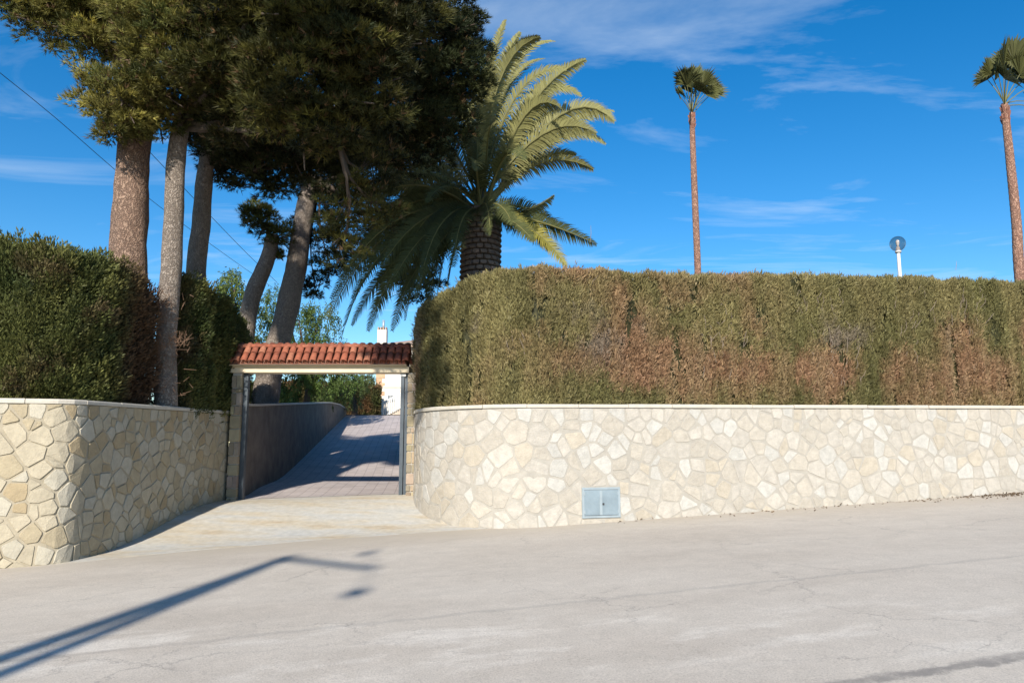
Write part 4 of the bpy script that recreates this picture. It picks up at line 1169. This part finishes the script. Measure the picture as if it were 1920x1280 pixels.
def fan_palm(trunk_px, w_px, Y, leaf_px, label, seed, crown_px):
    pts = [P(a, b, Y) for a, b in trunk_px]
    pts = [np.array((pts[0][0], Y, 2.3))]+pts; mp_ = M_PER_PX(Y)
    root = thing('fan_palm', tuple(pts[0]), label, 'palm', 'tall fan palms behind the hedge')
    rads = [w*mp_/2 for w in [w_px[0]]+list(w_px)]
    c = catmull(pts, 0.11); n = len(c); rr = np.interp(np.linspace(0, 1, n), np.linspace(0, 1, len(rads)), rads)
    rr = rr*(1+0.05*(np.arange(n) % 2))
    part('trunk', MB().tube(c, list(rr), 12).mesh('trunk', smooth=True), M_bark_wash, root)
    top = pts[-1]; rn = random.Random(seed)
    # old leaf bases below the crown
    bs_ = MB()
    for k in range(26):
        a = rn.uniform(0, 6.28); h = rn.uniform(0.1, 0.75); p = top-np.array((0, 0, h)); q = np.array((math.cos(a), math.sin(a), 0))
        bs_.tube([p+q*rads[-1]*0.8, p+q*(rads[-1]+0.05)+np.array((0, 0, 0.16))], [0.05, 0.02], 5)
    part('leaf_bases', bs_.mesh('leaf_bases'), plain('old_leaf_bases', (0.22, 0.10, 0.07), 0.9, 0.3, 5), root)
    for i, (a, b, dy, rp) in enumerate(crown_px):
        p1 = P(a, b, Y+dy)
        tl = nrm(np.array((rn.gauss(0, .9), -0.8, rn.uniform(-.1, .9))))
        part('fan_leaf', fan_mesh(top+np.array((0, 0, rn.uniform(-.1, .1))), p1, rp*mp_*1.2, np.array((0.10, 0.105, 0.035))*rn.uniform(0.75, 1.2), seed*50+i, tl), M_leaf, root)
fan_palm([(1308, 497), (1304, 400), (1300, 300), (1297, 212)], [13.5, 12.5, 12, 10], 31, None, 'slender fan palm with a compact tuft, standing alone above the hedge', 5,
    [(1297, 165, -.2, 42), (1288, 160, -.5, 36), (1306, 158, .3, 40), (1318, 162, -.4, 34), (1281, 180, .2, 24), (1276, 182, -.5, 22), (1325, 180, -.3, 28), (1332, 178, .3, 32), (1330, 166, -.2, 24), (1298, 150, .2, 26), (1310, 172, -1, 26), (1290, 172, .9, 24), (1283, 160, .6, 24), (1320, 155, .8, 26), (1302, 168, 1.1, 30), (1296, 176, -1.1, 22)])
fan_palm([(1912, 515), (1906, 420), (1895, 310), (1883, 196)], [21, 18, 16, 13], 26, None, 'fan palm at the right edge with a leaning ringed trunk', 6,
    [(1882, 130, -.2, 62), (1873, 145, -.5, 44), (1895, 130, .3, 52), (1858, 140, -.3, 34), (1852, 150, .3, 28), (1912, 140, -.3, 50), (1920, 150, .4, 46), (1935, 160, -.2, 44), (1930, 190, .2, 40), (1900, 115, -.3, 46), (1885, 150, -1, 38), (1905, 150, 1, 42), (1870, 130, .9, 40), (1940, 200, -.5, 38)])

# ------------------------------------------------------------------ globe lamp behind the hedge
LY = 21.4; lp = P(1683, 457, LY); gr = 14.2*M_PER_PX(LY, 457)
lamp = thing('globe_lamp', (lp[0], lp[1], 2.25), 'white lamp post with a smoked glass globe above the hedge', 'lamp')
part('pole', MB().lathe((lp[0], lp[1], 0), [(0.075, 2.2), (0.075, 2.5), (0.055, 2.6), (0.05, lp[2]-gr-0.04), (0.05, lp[2]-gr)], 14).mesh('pole', smooth=True), M_white, lamp)
part('collar', MB().lathe((lp[0], lp[1], lp[2]-gr), [(0.0, -0.05), (0.085, -0.05), (0.085, 0.0), (0.06, 0.03), (0.05, 0.12), (0.0, 0.12)], 14).mesh('collar', smooth=True), plain('collar', (0.55, 0.53, 0.5), 0.5, 0.1), lamp)
M_glass, n_, l_, b_ = new_mat('smoked_globe')
for k in list(n_):
    if k.type == 'BSDF_PRINCIPLED': n_.remove(k)
tr_ = n_.new('ShaderNodeBsdfTransparent'); tr_.inputs[0].default_value = (0.72, 0.68, 0.66, 1)
gl_ = n_.new('ShaderNodeBsdfGlossy'); gl_.inputs['Roughness'].default_value = 0.08
fz = n_.new('ShaderNodeLayerWeight'); fz.inputs[0].default_value = 0.12
mx_ = n_.new('ShaderNodeMixShader'); l_.new(fz.outputs['Facing'], mx_.inputs[0]); l_.new(tr_.outputs[0], mx_.inputs[1]); l_.new(gl_.outputs[0], mx_.inputs[2])
l_.new(mx_.outputs[0], n_['Material Output'].inputs['Surface'])
prof = [(max(0.001, gr*math.sin(a)), -gr*math.cos(a)) for a in np.linspace(0.32, math.pi, 14)]
globe = part('globe', MB().lathe(lp, prof, 24).mesh('globe', smooth=True), M_glass, lamp)
part('bulb', MB().lathe(lp, [(0.0, -0.1), (0.03, -0.1), (0.035, -0.04), (0.05, 0.02), (0.05, 0.07), (0.03, 0.11), (0.001, 0.12)], 12).mesh('bulb', smooth=True), M_white, globe)

# ------------------------------------------------------------------ house at the top of the drive
HY = 52.0
def hp(px, py, Y=HY): return P(px, py, Y)
hx0 = hp(705, 740)[0]; hx1 = hx0+12.0; hz1 = hp(720, 648)[2]; hz0 = 3.45
house = thing('house', (hx0+6, HY+4, hz0), 'cream house with brick quoins and chimney at the top of the driveway', 'house')
M_hwall = plain('cream_wall', (0.66, 0.60, 0.52), 0.9, 0.06, 2)
M_quoin = plain('brick_quoin', (0.55, 0.34, 0.20), 0.9, 0.2, 9)
part('wall', MB().box((hx0, HY, hz0), (hx1, HY+9, hz1)).mesh('wall'), M_hwall, house)
part('plinth', MB().box((hx0-0.06, HY-0.06, hz0), (hx0+0.75, HY+0.5, hz0+0.75)).mesh('plinth'), plain('plinth', (0.42, 0.28, 0.17), 0.9, 0.2, 6), house)
part('string_course', MB().box((hx0+0.5, HY-0.05, hp(720, 726)[2]), (hx1, HY-0.002, hp(720, 723)[2])).mesh('string_course'), M_hwall, house)
qz = hz0+0.76; k = 0
while qz < hz1-0.3:
    w = 0.62 if k % 2 else 0.42
    part('quoin', MB().obox((hx0+w/2-0.03, HY+0.2, qz+0.145), (w/2, 0, 0), (0, 0.24, 0), (0, 0, 0.14), 0.015).mesh('quoin'), M_quoin, house)
    qz += 0.3; k += 1
rfm = MB(); e = 0.4
rfm.v = [(hx0-e, HY-e, hz1), (hx1+e, HY-e, hz1), (hx1+e, HY+9+e, hz1), (hx0-e, HY+9+e, hz1), (hx0+4, HY+4.5, hz1+1.3), (hx1-4, HY+4.5, hz1+1.3), (hx0-e, HY-e, hz1-0.12), (hx1+e, HY-e, hz1-0.12), (hx1+e, HY+9+e, hz1-0.12), (hx0-e, HY+9+e, hz1-0.12)]
rfm.f = [[0, 1, 5, 4], [1, 2, 5], [2, 3, 4, 5], [3, 0, 4], [6, 7, 1, 0], [7, 8, 2, 1], [8, 9, 3, 2], [9, 6, 0, 3], [9, 8, 7, 6]]
rfo = part('roof', rfm.mesh('roof'), plain('house_roof', (0.36, 0.26, 0.19), 0.9, 0.2, 3), house)
cx = hp(714, 630)[0]
part('chimney', MB().box((cx-0.32, HY+0.4, hz1-0.2), (cx+0.32, HY+1.0, hp(714, 616)[2])).mesh('chimney'), M_hwall, rfo)
for j in range(4):
    part('chimney_cap', MB().box((cx-0.30+0.18*j, HY+0.42, hp(714, 616)[2]), (cx-0.24+0.18*j, HY+0.98, hp(714, 611)[2])).mesh('chimney_cap'), M_quoin, rfo)
part('flue', MB().tube([(cx+0.05, HY+0.7, hp(714, 617)[2]), (cx+0.05, HY+0.7, hp(714, 597)[2])], 0.09, 10).mesh('flue', smooth=True), M_galv, rfo)
wx0, wx1, wz0, wz1 = hp(727, 750)[0], hp(741, 750)[0], hp(727, 753)[2], hp(727, 741)[2]
win = part('window', MB().box((wx0, HY-0.02, wz0), (wx1, HY-0.003, wz1)).mesh('window'), plain('window_glass', (0.10, 0.12, 0.14), 0.2, 0.1), house)
mb = MB()
for j in range(6): mb.box((wx0+(wx1-wx0)*j/5-0.015, HY-0.07, wz0), (wx0+(wx1-wx0)*j/5+0.015, HY-0.04, wz1))
part('grille', mb.mesh('grille'), M_white, win)
# outside stair with a white balustrade
st = thing('stair', (hp(735, 775, 50)[0], 50, hz0), 'white balustraded outside stair climbing the front of the house', 'stairs')
sx0, sx1 = hp(717, 770, 50)[0], hp(790, 740, 50)[0]; sz0, sz1 = hz0, hp(790, 728, 50)[2]
ns = 12
mb = MB()
for i in range(ns):
    a, b = sx0+(sx1-sx0)*i/ns, sx0+(sx1-sx0)*(i+1)/ns
    mb.box((a, 50, hz0-0.2), (b-0.002, 51.2, sz0+(sz1-sz0)*(i+1)/ns*0.7))
part('steps', mb.mesh('steps'), plain('steps', (0.5, 0.42, 0.34), 0.9, 0.15, 4), st)
def stz(x): return sz0+(sz1-sz0)*(x-sx0)/(sx1-sx0)*0.7
mb = MB(); mb.poly([(sx0, 49.93, stz(sx0)+0.95), (sx0, 49.93, stz(sx0)+1.07), (sx1, 49.93, stz(sx1)+1.07), (sx1, 49.93, stz(sx1)+0.95)][::-1])
mb.tube([(sx0, 49.93, stz(sx0)+1.0), (sx1, 49.93, stz(sx1)+1.0)], 0.07, 6)
part('handrail', mb.mesh('handrail'), M_white, st)
for i in range(18):
    x = sx0+(sx1-sx0)*(i+0.3)/18
    part('baluster', MB().lathe((x, 49.93, stz(x)), [(0.06, 0), (0.06, 0.08), (0.035, 0.2), (0.075, 0.42), (0.035, 0.75), (0.06, 0.88), (0.06, 0.98)], 8).mesh('baluster', smooth=True), M_white, st)
part('newel', MB().box((sx0-0.16, 49.82, hz0-0.1), (sx0+0.1, 50.05, hz0+1.3)).mesh('newel'), M_white, st)

# ------------------------------------------------------------------ trees and shrubs at the back
def weeping_tree(label, px, py_foot, Y, lobes_px, tone, seed, dens=1.0, name='pepper_tree'):
    global RNG
    RNG = np.random.default_rng(seed)
    gz_ = float(garden_z(0, Y)); foot = P(px, py_foot, Y); foot = np.array((foot[0], Y, gz_))
    root = thing(name, tuple(foot), label, 'tree')
    lobes = [(P(a, b, d), r*M_PER_PX(d, b)) for a, b, d, r in lobes_px]
    topc = np.mean([l[0] for l in lobes], 0)
    tm = MB(); mid = foot*0.5+topc*0.5
    tm.tube(catmull([foot, mid+np.array((0.2, 0, 0)), topc], 0.6), list(np.linspace(0.2, 0.06, len(catmull([foot, mid+np.array((0.2, 0, 0)), topc], 0.6)))), 8)
    for c, r in lobes: tm.tube([mid, (mid+c)/2+np.array((0, 0, 0.4)), c], [0.1, 0.07, 0.03], 6)
    part('trunk', tm.mesh('trunk', smooth=True), M_limb, root)
    pos, col, dr = [], [], []
    for c, r in lobes:
        ns = int(60*r*r*dens)+20
        q = rdir(ns); s0 = c+q*r*(RNG.uniform(0.3, 1, ns)**0.5)[:, None]
        for k in range(ns):                     # hanging strands
            L = RNG.uniform(0.35, 1.0)*min(1.0, r*0.8+0.2); n = int(34*L)+6
            tt = RNG.random(n)[:, None]
            pos.append(s0[k]+np.concatenate([q[k, :2]*0.25, [-1.0]])*tt*L+RNG.normal(size=(n, 3))*0.05)
            dr.append(nrm(np.array((0, 0, -0.8))+RNG.normal(size=(n, 3))*0.55))
            col.append(np.array(tone)*RNG.uniform(0.7, 1.25)*RNG.uniform(0.75, 1.25, (n, 1)))
    pos, dr, col = map(np.concatenate, (pos, dr, col))
    V, F, C = leaf_quads(pos, dr, RNG.uniform(0.10, 0.2, len(pos)), 0.05, col)
    part('crown', np_mesh('crown', V, F, C), M_leaf, root)
weeping_tree('bright green feathery tree behind the bent pine', 430, 700, 31, [(410, 560, 31, 42), (440, 540, 30.5, 32), (425, 610, 31, 45), (395, 620, 31.5, 36), (470, 600, 32, 40), (435, 520, 31, 22), (480, 650, 32, 40)], (0.115, 0.155, 0.035), 71)
weeping_tree('green weeping tree seen above and below the gate canopy', 570, 740, 37, [(560, 600, 37, 42), (600, 590, 37.5, 34), (530, 650, 36.5, 40), (580, 660, 37, 48), (620, 650, 38, 30), (560, 710, 37, 40), (610, 710, 37.5, 34), (520, 560, 37, 30), (650, 705, 38.5, 30), (540, 735, 37, 24)], (0.085, 0.130, 0.030), 72)
weeping_tree('olive green tree under the lintel beside the house', 665, 760, 44, [(640, 715, 44, 26), (670, 712, 44, 24), (690, 705, 45, 16), (655, 740, 44, 22), (600, 745, 43, 26)], (0.10, 0.125, 0.04), 73)
def tone_back(q, d):
    n = fbm(q, 0.9, 81, 3); b = np.clip((n-0.45)*5, 0, 1)[:, None]
    return (np.array((0.075, 0.085, 0.028))*(1-b)+np.array((0.15, 0.085, 0.04))*b)
hb0, hb1 = P(560, 760, 48), P(704, 760, 48)
hedge('garden_hedge', [(hb0[0]-4, 47.2), (hb0[0], 47.6), ((hb0[0]+hb1[0])/2, 48), (hb1[0]+0.1, 48.2)], 1.2, lambda x, y: np.full(np.shape(x), 3.48), lambda x, y: np.full(np.shape(x), P(650, 722, 48)[2]),
      'rusty brown and green hedge closing the top of the driveway', tone_back, 83, 160, 0.16, 0.2, plume=(12, 0.5, 0.15, 30, 0.4))

# ------------------------------------------------------------------ overhead wires on the left, road-side pole behind the photographer
def wire(label, pts, r=0.011):
    c = catmull(pts, 0.8); o = link('overhead_wire', MB().tube(c, r, 5).mesh('overhead_wire', smooth=True), M_wire); tag(o, label, 'wire')
wire('upper thin power line crossing the sky at the left, meeting the pine crown', [P(-120, -100, 17), P(45, 45, 19), P(140, 135, 20.5), P(290, 295, 24), P(450, 462, 31), P(520, 530, 36)])
wire('lower thin power line crossing the sky behind the pine trunks at the left', [P(-200, -20, 17), P(0, 137, 20), P(105, 222, 22), P(215, 318, 25), P(300, 388, 28), P(440, 490, 36), P(520, 545, 42)])

g0 = px_ground(545, 1042); kk = 15.4
T0 = g0+TO_SUN*(kk/(-TO_SUN[1])*1.0)
gb = float(road_z(T0[0], T0[1]))
pole = thing('utility_pole', (T0[0], T0[1], gb-0.3), 'braced wooden utility pole with a cross arm beside the road behind the camera', 'pole')
part('post', MB().tube([(T0[0], T0[1], gb-0.3), (T0[0], T0[1], T0[2])], [0.17, 0.13], 12).mesh('post', smooth=True), M_pole, pole)
part('brace', MB().tube([(T0[0]+1.0, T0[1]-0.1, gb-0.3), (T0[0]+0.05, T0[1], T0[2]-0.35)], [0.13, 0.10], 10).mesh('brace', smooth=True), M_pole, pole)
g1 = px_ground(702, 1066); f1 = (T0[2]-0.15-g1[2])/TO_SUN[2]; A1 = g1+TO_SUN*f1
part('cross_arm', MB().tube([T0+np.array((-.1, 0.1, -0.15)), A1], [0.10, 0.08], 8).mesh('cross_arm'), M_pole, pole)
g2 = px_ground(612, 1062); A2 = g2+TO_SUN*((T0[2]-0.45-g2[2])/TO_SUN[2])
for gpx, nm in (((690, 1036), 'insulator'), ((668, 1110), 'lamp_head')):
    gg = px_ground(*gpx)
    s_ = np.dot(A1[:2]-gg[:2], TO_SUN[:2])/np.dot(TO_SUN[:2], TO_SUN[:2]); pp_ = gg+TO_SUN*s_
    if nm == 'insulator':
        part('insulator_stem', MB().tube([A1, pp_], 0.015, 6).mesh('insulator_stem'), M_dark, pole)
        part('insulator', MB().lathe(pp_, [(0.001, -.14), (0.09, -.13), (0.11, -.05), (0.07, 0), (0.11, .05), (0.07, .13), (0.001, .15)], 12).mesh('insulator', smooth=True), M_dark, pole)
    else:
        part('lamp_arm', MB().tube([A1, pp_], 0.015, 6).mesh('lamp_arm'), M_dark, pole)
        part('lamp_head', MB().lathe(pp_, [(0.001, .16), (0.05, .15), (0.13, .05), (0.15, -.05), (0.10, -.12), (0.001, -.15)], 12).mesh('lamp_head', smooth=True), M_dark, pole)

# ------------------------------------------------------------------ litter along the wall foot
RNG = np.random.default_rng(5)
n = 500
u = np.concatenate([RNG.uniform(RIGHT.u_near(2, 15.5), RIGHT.u_near(13, 19), 90), RNG.normal(RIGHT.u_near(12.0, 18.6), 1.1, 350), RNG.uniform(RIGHT.u_near(5, 16.5), RIGHT.u_near(13, 19), 60)])
u = np.clip(u, 0.5, RIGHT.L-1); off = np.abs(RNG.normal(0.05, 0.3, n))+0.02
pq = RIGHT.at(u)+RIGHT.nr(u)*off[:, None]; pz = np.array([float(ground_z(a, b)) for a, b in pq])+0.012
pos = np.column_stack([pq, pz]); d = nrm(RNG.normal(size=(n, 3))*np.array((1, 1, 0.25)))
V, F, C = leaf_quads(pos, d, RNG.uniform(0.03, 0.10, n), 0.03, np.array((0.14, 0.10, 0.065))*RNG.uniform(0.5, 1.4, (n, 1)))
o = link('leaf_litter', np_mesh('leaf_litter', V, F, C), M_leaf); tag(o, 'dry brown leaf litter along the foot of the pale stone wall', 'leaf litter', kind='stuff')

for o in bpy.data.objects:
    if '_o' in o.keys(): del o['_o']
